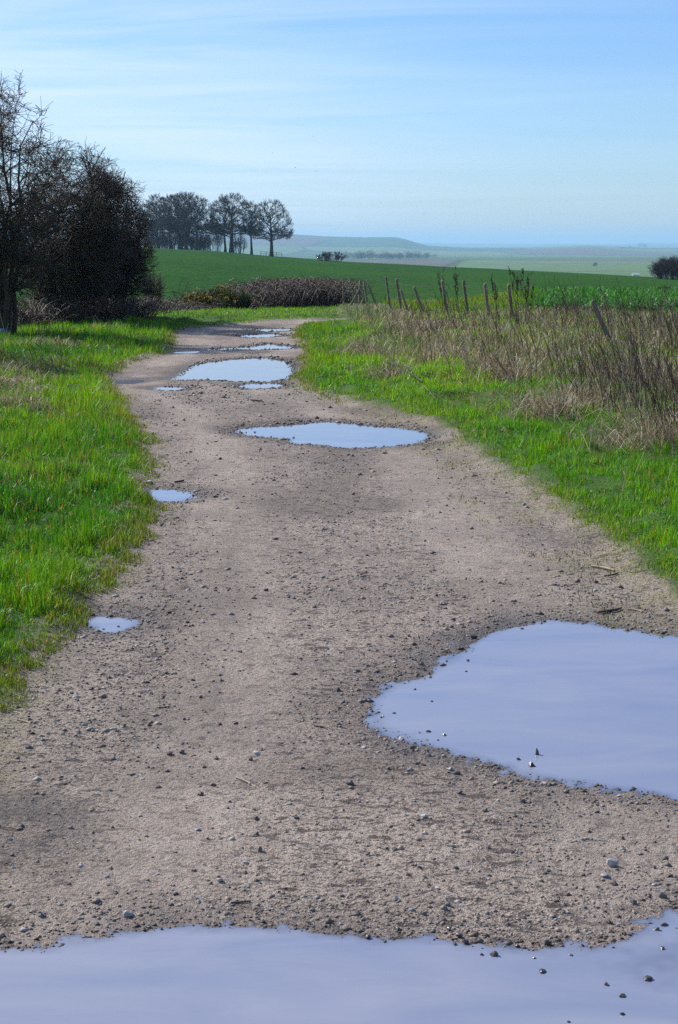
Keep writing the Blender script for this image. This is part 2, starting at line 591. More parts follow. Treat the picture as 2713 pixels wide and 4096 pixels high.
# ------------------------------------------------------------------ the lie of the land
TRACK_PTS_D = ([(-260, 2500), (-150, 2050), (-40, 1760), (5, 1680), (62, 1605), (128, 1515), (192, 1440), (255, 1360), (300, 1300), (345, 1215), (352, 1175),
                (335, 1130), (355, 1085), (338, 1030), (312, 985), (285, 935), (258, 898), (250, 872), (292, 842), (385, 815), (398, 792), (402, 771), (455, 757), (560, 746.5)])
TRACK_PTS_R = ([(700, 746), (686, 757), (676, 775), (686, 795), (700, 806), (688, 826), (690, 848), (678, 876), (690, 897), (730, 918), (815, 945), (905, 966), (980, 990),
                (1010, 1010), (1020, 1035), (1100, 1078), (1175, 1130), (1235, 1185), (1330, 1262), (1420, 1335), (1510, 1395), (1600, 1440), (1750, 1520), (1900, 1700), (2100, 2050), (2300, 2500)])
kd = 2713 / 1568.0
left = [(a + 0.02 + 0.05 * min(max((b - 8) / 4, 0), 1), b) for a, b in (px(u * kd, v * kd) for u, v in TRACK_PTS_D)]
right = [px(u * kd, v * kd) for u, v in TRACK_PTS_R]
far = [(-1.7, 42.6), (-0.6, 43.6), (1.2, 44.6), (4.0, 45.6), (8.0, 46.0), (8.0, 43.2), (4.0, 42.9), (1.2, 42.2), (-0.2, 41.4)]
TRACK = np.array([(-1.75, -6), (-1.75, 1.0)] + left + far + right + [(1.95, 1.0), (1.95, -6)])

PUD = {
    'near': [(-300, 3800), (0, 3777), (100, 3770), (170, 3768), (258, 3743), (344, 3735), (430, 3727), (516, 3708), (600, 3697), (720, 3690), (850, 3687), (950, 3686), (1055, 3692), (1180, 3699), (1350, 3717), (1524, 3728), (1724, 3735), (1828, 3748), (1958, 3756), (2071, 3774), (2176, 3778), (2306, 3772), (2450, 3755), (2547, 3712), (2618, 3668), (2713, 3626), (2950, 3600), (3250, 3720), (3350, 4100), (3000, 4700), (2000, 5000), (1000, 5050), (0, 4900), (-600, 4500), (-700, 4050)],
    'right': [(1494, 2805), (1557, 2742), (1660, 2705), (1733, 2678), (1791, 2633), (1877, 2570), (1922, 2539), (2003, 2505), (2093, 2489), (2192, 2471), (2291, 2480), (2408, 2494), (2535, 2509), (2634, 2530), (2713, 2536), (2950, 2580), (3080, 2700), (3110, 2900), (3000, 3120), (2850, 3190), (2713, 3178), (2607, 3156), (2471, 3142), (2336, 3120), (2201, 3093), (2084, 3077), (1985, 3039), (1877, 3007), (1769, 2989), (1696, 2962), (1597, 2917), (1516, 2877)],
    'middle': [(948, 1717), (1015, 1706), (1110, 1700), (1206, 1692), (1283, 1685), (1346, 1686), (1410, 1693), (1493, 1702), (1570, 1706), (1633, 1713), (1703, 1725), (1723, 1741), (1684, 1764), (1601, 1776), (1506, 1783), (1423, 1787), (1359, 1785), (1283, 1774), (1180, 1767), (1155, 1751), (1091, 1745), (1008, 1738), (964, 1729)],
    'edge': [(560, 1971), (593, 1953), (663, 1953), (730, 1959), (773, 1978), (746, 1992), (688, 1998), (614, 1996)],
    'tiny': [(360, 2456), (431, 2456), (497, 2463), (539, 2481), (506, 2506), (448, 2521), (390, 2515), (350, 2490)],
    'big': [(693, 1513), (721, 1496), (744, 1476), (779, 1458), (836, 1446), (905, 1438), (974, 1432), (1031, 1430), (1089, 1432), (1146, 1444), (1169, 1461), (1172, 1484), (1163, 1504), (1118, 1516), (1054, 1523), (974, 1523), (888, 1520), (802, 1517), (733, 1517)],
    'sliver': [(962, 1544), (980, 1533), (1060, 1531), (1118, 1532), (1143, 1540), (1089, 1549), (1020, 1551)],
    'pale': [(595, 1551), (630, 1546), (699, 1545), (748, 1548), (721, 1555), (653, 1558)],
    'brown': [(432, 1524), (452, 1519), (515, 1518), (566, 1516), (578, 1523), (538, 1530), (469, 1531)],
    'long': [(839, 1395), (917, 1389), (1003, 1385), (1049, 1377), (1077, 1373), (1112, 1378), (1181, 1385), (1163, 1392), (1060, 1397), (934, 1395), (859, 1398)],
    'second': [(942, 1342), (1003, 1337), (1089, 1333), (1135, 1339), (1089, 1346), (1003, 1348)],
    'far': [(1014, 1319), (1049, 1313), (1163, 1313), (1166, 1320), (1089, 1325)],
    'thread': [(680, 1408), (744, 1404), (795, 1403), (767, 1410)],
}
PLAB = {
    'near': 'broad milky puddle spanning the whole width of the track, stones standing in it',
    'right': 'large oval blue puddle at the right rut with a pointed stone standing in it',
    'middle': 'oval pale blue puddle reaching the right-hand grass, narrow end at mid track',
    'edge': 'small puddle at the left grass edge beside a flat stone',
    'tiny': 'tiny puddle with grass shoots in it against the left mossy edge',
    'big': 'big rounded pale puddle filling the right half where the track narrows',
    'sliver': 'narrow puddle just this side of the big rounded puddle',
    'pale': 'thin pale puddle strip in the left rut',
    'brown': 'small brown puddle reflecting the thorn bushes at the left grass',
    'long': 'long tapering puddle just beyond the big rounded puddle',
    'second': 'thin puddle between the long tapering puddle and the last puddle of the track',
    'far': 'last thin puddle before the track bends out of sight',
    'thread': 'thread-thin puddle in the bush shadow by the left grass',
}
PUDW = {k: smooth_poly([px(u, v) for u, v in p], 5) for k, p in PUD.items()}
WATER = -0.012

DRYP = np.array([px(u, v) for u, v in [(1320, 1225), (1400, 1330), (1440, 1420), (1700, 1540), (1950, 1600), (2150, 1640), (2380, 1760), (2600, 1870), (2800, 1930), (3100, 1960), (3300, 1500), (3000, 1320), (2700, 1300), (2300, 1278), (2050, 1268), (1800, 1245), (1600, 1220), (1440, 1212)]])
DRYL = np.array([px(u, v) for u, v in [(-250, 1430), (60, 1470), (130, 1530), (140, 1620), (60, 1680), (-250, 1720)]])

BX = [-50, 0, 37, 41, 60, 75, 100]
BZ = [0, 0, 0, -0.05, -0.44, -1.15, -2.5]
BR = [0, 0, 0, 0.0, -0.10, -0.30, -1.0]      # to the right the land stays up
CRT = np.array([-0.35, -0.14, -0.111, -0.071, -0.040, 0.004, 0.054, 0.1165, 0.196, 0.35])
CRV = np.array([984, 987, 991, 1004, 1024, 1047, 1064, 1087, 1116, 1150])
CRD = np.array([560, 530, 525, 520, 510, 470, 430, 360, 300, 260.])
CRZ = EYE - (CRV - VH) / F_PX * CRD


def land(x, y):
    """height of the ground without the track's fine relief"""
    x = np.asarray(x, float); y = np.asarray(y, float)
    t = x / np.maximum(y, 30.0)
    D = np.interp(t, CRT, CRD); Z = np.interp(t, CRT, CRZ)
    k = sstep(0.05, 0.12, t)
    near = np.interp(y, BX, BZ) * (1 - k) + np.interp(y, BX, BR) * k
    s = np.clip((y - 100) / (D - 100), 0, 1)
    f0 = -2.5 * (1 - k) - 1.0 * k
    f = f0 + (Z - f0) * (1 - (1 - s) ** np.where(Z > f0, 1.7, 1.0))
    dy = np.maximum(y - D, 0)
    f = f - np.where(dy < 125, 0.0004 * dy * dy, 0.0004 * 125 ** 2 + 0.1 * (dy - 125))
    z = np.where(y < 100, near, f)
    z = z + 0.10 * vnoise(x / 23, y / 31, 3) * sstep(60, 110, y)
    return z


def px_land(u, v):
    """photograph pixel -> point on the land"""
    z = 0.0
    for _ in range(40):
        x, y = px(u, v, z)
        z = 0.5 * z + 0.5 * float(land(x, y))
    return x, y


def edge_d(x, y):
    """distance from the track's edge, positive on the grass"""
    d = sdf(x, y, TRACK)
    return d + 0.075 * fbm(np.asarray(x) * 2.2, np.asarray(y) * 1.3, 5, 3) + 0.02 * vnoise(np.asarray(x) * 11, np.asarray(y) * 8, 9)


def puddle_d(x, y):
    best = np.full(np.shape(x), 9.0)
    for p in PUDW.values():
        lo, hi = p.min(0) - 0.5, p.max(0) + 0.5
        m = (x > lo[0]) & (x < hi[0]) & (y > lo[1]) & (y < hi[1])
        if m.any():
            best[m] = np.minimum(best[m], sdf(x[m], y[m], p))
    return best


def dryness(x, y):
    d = np.minimum(sdf(x, y, DRYP), sdf(x, y, DRYL) - 0.6)
    return sstep(0.6, -0.8, d + 1.5 * fbm(np.asarray(x) * 0.9, np.asarray(y) * 0.5, 31, 3) + 0.35)


def ground_full(x, y):
    x = np.asarray(x, float); y = np.asarray(y, float)
    ed = edge_d(x, y); pd = puddle_d(x, y)
    z = land(x, y)
    n1 = fbm(x * 1.3, y * 1.1, 11, 2); n2 = fbm(x * 9, y * 7, 12, 2); n3 = fbm(x * 34, y * 26, 13, 2)
    fade = sstep(40, 15, y)
    fd = 1 - 0.65 * sstep(16, 30, y)
    n1 = n1 * fd; n2 = n2 * fd; n3 = n3 * fade
    tr = 0.009 * n1 + 0.006 * n2 + 0.0045 * n3
    rut = np.abs(n2) * 0
    # puddle hollows: the shoreline is where the ground passes the water level
    shore = WATER + 0.026 * np.clip(pd, 0, 1) + 0.0034 * n2 + 0.0034 * n3 + 0.002 * n1
    k = sstep(0.0, 0.38, pd)
    shal = sstep(0.25, 0.75, x + 0.2 * n1) * sstep(5.2, 4.6, y) * sstep(-0.02, -0.15, pd)
    tr = np.where(pd > 0, shore * (1 - k) + (tr + 0.004) * k, WATER - 0.055 * (1 - np.exp(np.minimum(pd, 0) / 0.35)) * (1 - 0.82 * shal) + (0.0034 * n2 + 0.0034 * n3 + 0.002 * n1) * np.maximum(np.exp(np.minimum(pd, 0) / 0.22), 0.8 * shal))
    hump = 0.075 * fbm(x * 1.6, y * 1.1, 21, 3) + 0.05 * vnoise(x * 4.5, y * 3.2, 24)
    vg = 0.045 + 0.05 * sstep(0.2, 1.6, ed) + hump * sstep(0.05, 0.6, ed)
    rbank = sstep(0.6, 3.0, ed) * np.where(x > 0, 0.10, 0.02)
    w = sstep(-0.02, 0.22, ed)
    return z + tr * (1 - w) + (vg + rbank) * w, ed, pd


_ly = np.array([p[1] for p in left]); _lx = np.array([p[0] for p in left])
_ry = np.array([p[1] for p in right[::-1]]); _rx = np.array([p[0] for p in right[::-1]])


def wheel(x, y):
    """1 in the two worn wheel lines, 0 elsewhere"""
    xc = 0.5 * (np.interp(y, _ly, _lx) + np.interp(y, _ry, _rx)) + 0.10 * vnoise(y * 0.35, y * 0, 33)
    d = np.minimum(np.abs(x - xc + 0.72), np.abs(x - xc - 0.72)) + 0.10 * fbm(x * 2.5, y * 1.2, 34, 2)
    return sstep(0.36, 0.12, d)


def build_ground():
    v1 = np.linspace(4900, 1846, 360)
    ys = EYE * F_PX / (v1 - VH)
    y2 = [ys[-1]]
    while y2[-1] < 66: y2.append(y2[-1] + 0.095 + 0.0018 * (y2[-1] - 14))
    ys = np.concatenate([np.linspace(-6, 2.9, 10), ys, np.array(y2[1:])])
    tm = np.linspace(-0.235, 0.235, 268)
    side = np.array([0.25, 0.28, 0.33, 0.4, 0.5, 0.65])
    ts = np.concatenate([-side[::-1], tm, side])
    X = ts[None, :] * np.maximum(ys, 2.6)[:, None] * 1.0
    Y = np.repeat(ys[:, None], len(ts), 1)
    # break the regular rows a little
    Z, ed, pd = ground_full(X.ravel(), Y.ravel())
    dry = dryness(X.ravel(), Y.ravel())
    V = np.stack([X.ravel(), Y.ravel(), Z], 1)
    nr, nc = X.shape
    idx = np.arange(nr * nc).reshape(nr, nc)
    Q = np.stack([idx[:-1, :-1], idx[:-1, 1:], idx[1:, 1:], idx[1:, :-1]], -1).reshape(-1, 4)
    qe = ed[Q].mean(1)
    xr, yr = X.ravel(), Y.ravel()
    wet = 0.9 * sstep(0.26, -0.06, pd + 0.16 * fbm(xr * 4, yr * 3, 41, 3))
    # the trodden muddy patch and the damp ruts
    spot = np.exp(-(((xr + 1.0) / 0.36) ** 2 + ((yr - 5.15) / 0.55) ** 2)) * sstep(-0.5, 0.3, fbm(xr * 5, yr * 4, 48, 3))
    wet = np.maximum(wet, 0.5 * sstep(0.3, 0.8, spot))
    mud = 0.95 * spot + 0.5 * np.exp(-(((xr - 0.1 - 0.25 * (yr - 5.6)) / 0.5) ** 2 + ((yr - 5.6) / 0.25) ** 2)) + 0.45 * np.exp(-(((xr + 0.62) / 0.25) ** 2)) * sstep(5, 7, yr) * sstep(15, 9, yr) + 0.6 * sstep(0.14, 0.55, fbm(xr * 1.3 + 3, yr * 0.6, 43, 3)) + 0.55 * sstep(0.34, 0.0, pd + 0.25 * fbm(xr * 2.1, yr * 1.7, 46, 2)) * sstep(4.5, 6.5, yr) * (1 + 0.8 * sstep(12, 18, yr))
    mud = np.clip(mud, 0, 1)
    moss = sstep(np.where(xr > 0, -0.75, -0.2), -0.02, ed) * sstep(-0.15, 0.35, fbm(xr * 2.1, yr * 1.4, 45, 2) + np.where(xr > 0, 0.25, 0.0))

    def sub(name, mask, mat, attrs):
        q = Q[mask]
        u, inv = np.unique(q, return_inverse=True)
        me = mesh_from(name, V[u], inv.reshape(-1, 4), smooth=True, attrs={k: a[u] for k, a in attrs.items()})
        return tag(obj(name, me, mat), kind='structure')
    veg = sstep(0.10, 0.36, ed + 0.10 * fbm(xr * 14, yr * 9, 47, 2))
    worn = wheel(xr, yr)
    at = {'worn': worn, 'wet': wet, 'mud': mud, 'moss': moss, 'dry': dry, 'veg': veg}
    sub('track', qe <= 0.03, M_TRACK, at)
    sub('ground', qe > 0.03, M_TRACK, at)
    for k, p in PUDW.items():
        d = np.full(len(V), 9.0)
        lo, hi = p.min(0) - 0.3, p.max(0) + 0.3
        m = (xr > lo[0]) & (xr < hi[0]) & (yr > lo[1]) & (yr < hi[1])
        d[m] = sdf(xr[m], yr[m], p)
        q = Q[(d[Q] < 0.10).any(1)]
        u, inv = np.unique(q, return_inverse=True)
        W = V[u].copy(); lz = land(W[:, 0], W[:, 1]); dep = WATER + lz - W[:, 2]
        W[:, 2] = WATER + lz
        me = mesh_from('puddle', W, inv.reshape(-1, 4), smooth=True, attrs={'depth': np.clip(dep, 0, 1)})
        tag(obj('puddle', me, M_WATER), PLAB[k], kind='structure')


build_ground()


def build_field():
    ys = np.concatenate([np.linspace(62, 120, 40), np.linspace(123, 420, 90), np.linspace(424, 900, 60)])
    ts = np.concatenate([np.linspace(-0.6, -0.24, 8)[:-1], np.linspace(-0.24, 0.24, 96), np.linspace(0.24, 0.6, 8)[1:]])
    X = ts[None, :] * ys[:, None]; Y = np.repeat(ys[:, None], len(ts), 1)
    Z = land(X, Y) - 0.03 + np.where(Y > 66.5, 0.07, 0.0)
    nr, nc = X.shape
    idx = np.arange(nr * nc).reshape(nr, nc)
    Q = np.stack([idx[:-1, :-1], idx[:-1, 1:], idx[1:, 1:], idx[1:, :-1]], -1).reshape(-1, 4)
    me = mesh_from('crop_field', np.stack([X, Y, Z], -1).reshape(-1, 3), Q, smooth=True)
    tag(obj('crop_field', me, M_FIELD), kind='structure')


build_field()

H1U = np.array([-600, 600, 1000, 1168, 1315, 1470, 1575, 1610, 1644, 1704, 1850, 2080, 2220, 2320, 2420, 2560, 2713, 3400])
H1V = np.array([925, 928, 933, 938, 947, 950, 949, 955, 967, 983, 990, 990, 985, 981, 985, 991, 991, 991])
H1T = (H1U - CX) / F_PX * 1.011


def vale_z(x, y):
    t = x / y
    crest = EYE + (VH - np.interp(t, H1T, H1V)) / F_PX * 8600
    floor = np.interp(y, [800, 1500, 5000], [-25, -25, -29])
    bell = np.where(y < 8600, sstep(5200, 8600, y) ** 1.2, sstep(12500, 8600, y))
    z = floor + (crest - floor) * bell
    far = 26 + 18 * vnoise(t * 14, y * 0 + 3.3, 61) + 8 * vnoise(t * 45, y * 0 + 1.3, 62)
    z = np.maximum(z, floor + (far - floor) * sstep(14000, 22000, y))
    z = z + 2.0 * vnoise(x / 500, y / 700, 63) * sstep(1000, 1500, y) * sstep(6000, 4600, y)
    return z


def build_vale():
    ys = np.concatenate([np.linspace(860, 8400, 160), np.linspace(8450, 9400, 24), np.linspace(9700, 26000, 60)])
    ts = np.linspace(-0.5, 0.5, 170)
    X = ts[None, :] * ys[:, None]; Y = np.repeat(ys[:, None], len(ts), 1)
    Z = vale_z(X, Y)
    nr, nc = X.shape
    idx = np.arange(nr * nc).reshape(nr, nc)
    Q = np.stack([idx[:-1, :-1], idx[:-1, 1:], idx[1:, 1:], idx[1:, :-1]], -1).reshape(-1, 4)
    me = mesh_from('hills', np.stack([X, Y, Z], -1).reshape(-1, 3), Q, smooth=True)
    tag(obj('hills', me, M_VALE), kind='structure')


build_vale()


# ------------------------------------------------------------------ trees
def unit(a):
    return a / (np.linalg.norm(a, axis=-1, keepdims=True) + 1e-9)


def sample_on(P, s):
    """points and tangents at parameter s (N,m) on polylines P (N,K,3)"""
    N, K, _ = P.shape
    f = np.clip(s, 0, 0.999) * (K - 1)
    i = f.astype(int); w = (f - i)[..., None]
    r = np.arange(N)[:, None]
    a, b = P[r, i], P[r, i + 1]
    return a + (b - a) * w, unit(b - a)


def grow(P, rad, m, s0, ang, L, K, rr, trop=0.15, wob=0.18, taper=0.35, inside=None, outward=None):
    """m children on every branch"""
    N = len(P)
    s = s0 + (1 - s0) * rng.random((N, m)) ** 0.8
    st, tg = sample_on(P, s)
    st = st.reshape(-1, 3); tg = tg.reshape(-1, 3)
    f = np.clip(s.ravel(), 0, 0.999) * (P.shape[1] - 1)
    i = f.astype(int)
    r0 = np.repeat(rad, m, 0)[np.arange(N * m), i]
    perp = unit(np.cross(tg, rng.normal(size=tg.shape)))
    a = np.radians(ang[0] + (ang[1] - ang[0]) * rng.random(len(tg)))[:, None]
    d = unit(tg * np.cos(a) + perp * np.sin(a) + np.array([0, 0, trop]))
    if outward is not None:
        o = st - outward; o[:, 2] *= 0.6
        d = unit(d + 0.35 * unit(o))
    ln = (L[0] + (L[1] - L[0]) * rng.random(len(tg))) * (1.1 - 0.45 * s.ravel())
    pts = [st]; dd = d
    for k in range(K - 1):
        dd = unit(dd + rng.normal(size=dd.shape) * wob + np.array([0, 0, trop * 0.3]))
        pts.append(pts[-1] + dd * (ln / (K - 1))[:, None])
    Q = np.stack(pts, 1)
    r = np.minimum(r0 * rr, 0.9 * r0)
    rd = r[:, None] * np.linspace(1, taper, K)[None, :]
    if inside is not None:
        ok = inside(Q[:, -1])
        Q, rd = Q[ok], rd[ok]
    return Q, rd


def stems(base, tops, r0, r1, K=8, wob=0.12, bow=0.3):
    """stems from base points to tops"""
    base = np.asarray(base, float); tops = np.asarray(tops, float)
    t = np.linspace(0, 1, K)[None, :, None]
    mid = (base + tops) / 2 + (tops - base) * np.array([[1, 1, 0]]) * -bow * 0.5
    P = base[:, None] * (1 - t) ** 2 + 2 * mid[:, None] * t * (1 - t) + tops[:, None] * t * t
    n = rng.normal(size=P.shape) * wob
    n[:, 0] = 0
    P = P + n * np.linspace(0, 1, K)[None, :, None]
    rad = r0 * (1 - np.linspace(0, 1, K)[None, :]) + r1 * np.linspace(0, 1, K)[None, :]
    return P, np.repeat(rad, len(base), 0) if rad.shape[0] == 1 else rad


def connect(targets, P, rad, rr, K=7, wob=0.06, rise=0.0, per=8):
    """branches from the best-placed point of P to each target"""
    s = np.linspace(0.12, 0.98, per)[None, :].repeat(len(P), 0)
    c, tg = sample_on(P, s)
    ri = np.clip((s * (P.shape[1] - 1)).astype(int), 0, P.shape[1] - 1)
    cr = rad[np.arange(len(P))[:, None], ri]
    c = c.reshape(-1, 3); tg = tg.reshape(-1, 3); cr = cr.ravel()
    d = np.linalg.norm(targets[:, None] - c[None], axis=2)
    up = c[None, :, 2] - targets[:, None, 2]
    hd = np.linalg.norm(targets[:, None, :2], axis=2) - np.linalg.norm(c[None, :, :2], axis=2)
    cost = d + 1.6 * np.maximum(up + rise * d, 0) + 1.2 * np.maximum(-hd, 0)
    j = np.argmin(cost, 1)
    st, tn = c[j], tg[j]
    L = np.linalg.norm(targets - st, axis=1)[:, None]
    mid = st + tn * L * 0.25 + (targets - st) * 0.33
    t = np.linspace(0, 1, K)[None, :, None]
    Q = st[:, None] * (1 - t) ** 2 + 2 * mid[:, None] * t * (1 - t) + targets[:, None] * t * t
    Q = Q + rng.normal(size=Q.shape) * wob * L[:, None] * t
    return Q, (np.minimum(cr[j] * rr, cr[j]))[:, None] * np.linspace(1, 0.35, K)[None]


def hawthorn(name, x, y, top, cx, rx, ry, low, nstem, n1, m2, m3, label, spread=0.35, fill=0.5, twig_r=0.0045):
    """thorn tree: several stems, forking branches, tangled twigs; crown about (cx, y)"""
    z0 = float(land(x, y)) + 0.05
    root = empty(name, (x, y, z0))
    tag(root, label, 'tree')
    H = top - z0
    ctr = np.array([cx - x, 0, low + (H - low) * 0.41])
    hu, hd = H - ctr[2], ctr[2] - low

    def rel(p):
        q = (p - ctr) / np.array([rx, ry, 1.0])
        q[:, 2] = np.where(q[:, 2] > 0, q[:, 2] / hu, q[:, 2] / hd)
        r = np.linalg.norm(q, axis=1)
        a = np.arctan2(q[:, 1], q[:, 0])
        return r / (1.0 + 0.10 * vnoise(a * 2.5 + x, q[:, 2] * 3.0, 71) + 0.08 * vnoise(a * 7, q[:, 2] * 8.0, 72))

    def inside(p):
        return (rel(p) < 1.0) & (p[:, 2] > 0.1)
    ang = rng.random(nstem) * 6.28
    base = np.stack([np.cos(ang) * 0.16, np.sin(ang) * 0.16, np.full(nstem, -0.12)], 1)
    ta = ang + rng.normal(0, 0.3, nstem)
    tr = spread + (0.85 - spread) * rng.random(nstem)
    tops = ctr + np.stack([np.cos(ta) * rx * tr, np.sin(ta) * ry * tr, hu * (1.0 - 0.55 * tr ** 2) * (0.6 + 0.35 * rng.random(nstem))], 1)
    S, sr = stems(base, tops, 0.055, 0.007, 9, 0.11)
    sr = sr * (0.5 + 0.7 * rng.random((len(S), 1)))
    u = unit(rng.normal(size=(n1, 3))) * (rng.random((n1, 1)) ** fill) * 0.93
    T = ctr + u * np.array([rx, ry, 1.0]); T[:, 2] = ctr[2] + np.where(u[:, 2] > 0, u[:, 2] * hu, u[:, 2] * hd)
    T = T[T[:, 2] > 0.2]
    b1, r1 = connect(T, S, sr, 0.5)
    r1 = np.clip(r1, 0.006, 0.03)
    b2, r2 = grow(b1, r1, m2, 0.15, (25, 85), (0.25, 0.62), 5, 0.55, 0.05, 0.25, 0.4, inside, ctr)
    r2 = np.maximum(r2, twig_r * 1.15)
    b3, r3 = grow(b2, r2, m3, 0.1, (30, 85), (0.12, 0.36), 3, 0.6, 0.05, 0.28, 0.5, lambda p: rel(p) < 1.06)
    r3 = np.maximum(r3, twig_r * 0.8)
    # a few long shoots that break the outline
    k = max(1, len(b1) // 26)
    up = b1[b1[:, -1, 2] > ctr[2]][::k]; upr = r1[b1[:, -1, 2] > ctr[2]][::k]
    b4, r4 = grow(up, upr, 2, 0.7, (5, 30), (0.3, 0.7), 5, 0.5, 0.35, 0.16, 0.4)
    b5, r5 = grow(b4, r4, 7, 0.2, (35, 70), (0.08, 0.22), 3, 0.6, 0.1, 0.25, 0.5)
    r4 = np.maximum(r4, twig_r); r5 = np.maximum(r5, twig_r * 0.8)
    V, Q = tubes(S, sr, 7)
    obj('trunk', mesh_from('trunk', V, Q, smooth=True), M_THORN, root)
    V, Q = join([tubes(b1, r1, 4), tubes(b4, r4, 3)])
    br = obj('crown', mesh_from('crown', V, Q, smooth=True), M_THORN, root)
    V, Q = join([tubes(b2, r2, 3), tubes(b3, r3, 3), tubes(b5, r5, 3)])
    obj('twigs', mesh_from('twigs', V, Q), M_TWIG, br)
    return root


def copy_tree(o, label, loc, rz=0.0, sc=1.0, group=None):
    c = o.copy(); col.objects.link(c)
    c.location = loc; c.rotation_euler = (0, 0, rz); c.scale = (sc, sc, sc)
    c['label'] = label
    if group: c['group'] = group
    for ch in o.children:
        k = ch.copy(); col.objects.link(k); k.parent = c
        for g in ch.children:
            q = g.copy(); col.objects.link(q); q.parent = k
    return c


def at_ground(u, v):
    x, y = px(u, v)
    return x, y


tx, ty = px(15, 1365)
T1 = hawthorn('hawthorn_tree', tx, ty, 5.0, tx - 0.05, 1.55, 1.5, 0.5, 10, 190, 8, 6, 'tall open hawthorn with bare spreading branches above the others', 0.2, 0.40)
tx, ty = px(250, 1308)
hawthorn('hawthorn_tree', tx, ty, 4.2, tx + 0.15, 1.55, 1.5, 0.05, 11, 270, 9, 8, 'dense rounded hawthorn thicket between the tall hawthorn and the low one', 0.3, 0.42)
tx, ty = px(445, 1288)
hawthorn('hawthorn_tree', tx, ty, 3.6, tx + 0.0, 1.15, 1.5, 0.02, 9, 230, 9, 8, 'lower dense hawthorn at the end of the thicket, overhanging the shaded verge', 0.3, 0.42)
copy_tree(T1, 'hawthorn at the frame edge before the tall open hawthorn', (-7.6, 26.6, 0.05), 2.1, 0.92)


def beech_meshes(seed, H=17.0, rx=6.3, tr=0.45, low=0.2, n1=14, n2=150, base=0.30):
    """bare beech: straight bole, ascending limbs fanning into a dome of fine twigs; crown starts at base*H"""
    global rng
    keep = rng; rng = np.random.default_rng(seed)
    K = 10
    t = np.linspace(0, 1, K)
    ax = np.stack([0.25 * np.sin(t * 3 + seed), 0.2 * np.cos(t * 2.3 + seed), t * H * 0.70], 1)
    ax[0, :2] = ax[1, :2]; ax[0, 2] = -0.4
    tr_r = np.interp(t, [0, 0.03, 0.12, 0.5, 1], [tr * 1.5, tr * 1.25, tr, tr * 0.62, tr * 0.16])
    S, sr = ax[None], tr_r[None]
    zb = H * base; zm = H * (base + 0.24)

    def dome(az, el, k):
        """point at fraction k of the crown's surface"""
        up = np.sin(el)
        z = zm + np.where(up > 0, (H - zm) * up, (zm - zb) * up) * k
        r = rx * np.cos(el) * k * (1 + 0.06 * np.sin(3 * az + seed) + 0.04 * np.sin(7 * az))
        return np.stack([np.cos(az) * r, np.sin(az) * r, z], 1)
    az = np.arange(n1) * 2.4 + rng.normal(0, 0.3, n1)
    u = (np.arange(n1) + 0.5) / n1
    en = dome(az, np.radians(-26 + 100 * u), 0.74)
    zs = H * (low + (0.62 - low) * u ** 0.9)
    st = np.stack([np.interp(zs, ax[:, 2], ax[:, 0]), np.interp(zs, ax[:, 2], ax[:, 1]), zs], 1)
    k = np.linspace(0, 1, 8)[None, :, None]
    mid = st + (en - st) * np.array([[0.55, 0.55, 0.42]])
    L1 = st[:, None] * (1 - k) ** 2 + 2 * mid[:, None] * k * (1 - k) + en[:, None] * k * k
    L1 = L1 + rng.normal(size=L1.shape) * 0.14 * k
    r1 = tr * 0.36 * np.linspace(1, 0.2, 8)[None, :] * (0.7 + 0.5 * rng.random((n1, 1)))
    sel = (np.arange(n2) + 0.5) / n2
    T = dome(np.arange(n2) * 2.39996 + rng.normal(0, 0.15, n2), np.arcsin(-0.62 + 1.61 * sel), np.where(np.arange(n2) % 3 == 0, 0.45 + 0.35 * rng.random(n2), 0.86 + 0.08 * rng.random(n2)))
    allP = np.concatenate([L1, S[:, 2:]]); allr = np.concatenate([r1, sr[:, 2:]])
    b2, r2 = connect(T, allP, allr, 0.5, 6, 0.04, 0.25, 9)
    r2 = np.clip(r2, 0.025, 0.08)
    ctr = np.array([0, 0, zb])

    def inside(p):
        q = p - np.array([0, 0, zm])
        v = np.where(q[:, 2] > 0, q[:, 2] / (H - zm), q[:, 2] / (zm - zb) * 0.9)
        a = np.arctan2(q[:, 1], q[:, 0])
        return np.hypot(np.hypot(q[:, 0], q[:, 1]) / rx, v) < 1.0 + 0.05 * vnoise(a * 3 + seed, q[:, 2] * 0.5, 81)
    b3, r3 = grow(b2, r2, 7, 0.3, (12, 45), (0.7, 1.5), 3, 0.5, 0.08, 0.10, 0.4, inside, ctr)
    r3 = np.maximum(r3, 0.018)
    b4, r4 = grow(b3, r3, 4, 0.2, (12, 45), (0.45, 1.0), 2, 0.7, 0.08, 0.1, 0.5, None, ctr)
    r4 = np.maximum(r4, 0.017)
    rng = keep
    A = tubes(S, sr, 9); B = join([tubes(L1, r1, 5), tubes(b2, r2, 3)]); C = join([tubes(b3, r3, 3), tubes(b4, r4, 3)])
    return [mesh_from('trunk', *A, smooth=True), mesh_from('crown', *B, smooth=True), mesh_from('twigs', *C)]


BE = [beech_meshes(1, 17.0, 7.0, low=0.25, tr=0.55, n2=330, base=0.20), beech_meshes(2, 18.0, 7.4, low=0.22, n1=18, n2=360, tr=0.58, base=0.18), beech_meshes(3, 16.0, 4.2, low=0.30, n1=12, n2=170, tr=0.36, base=0.28)]


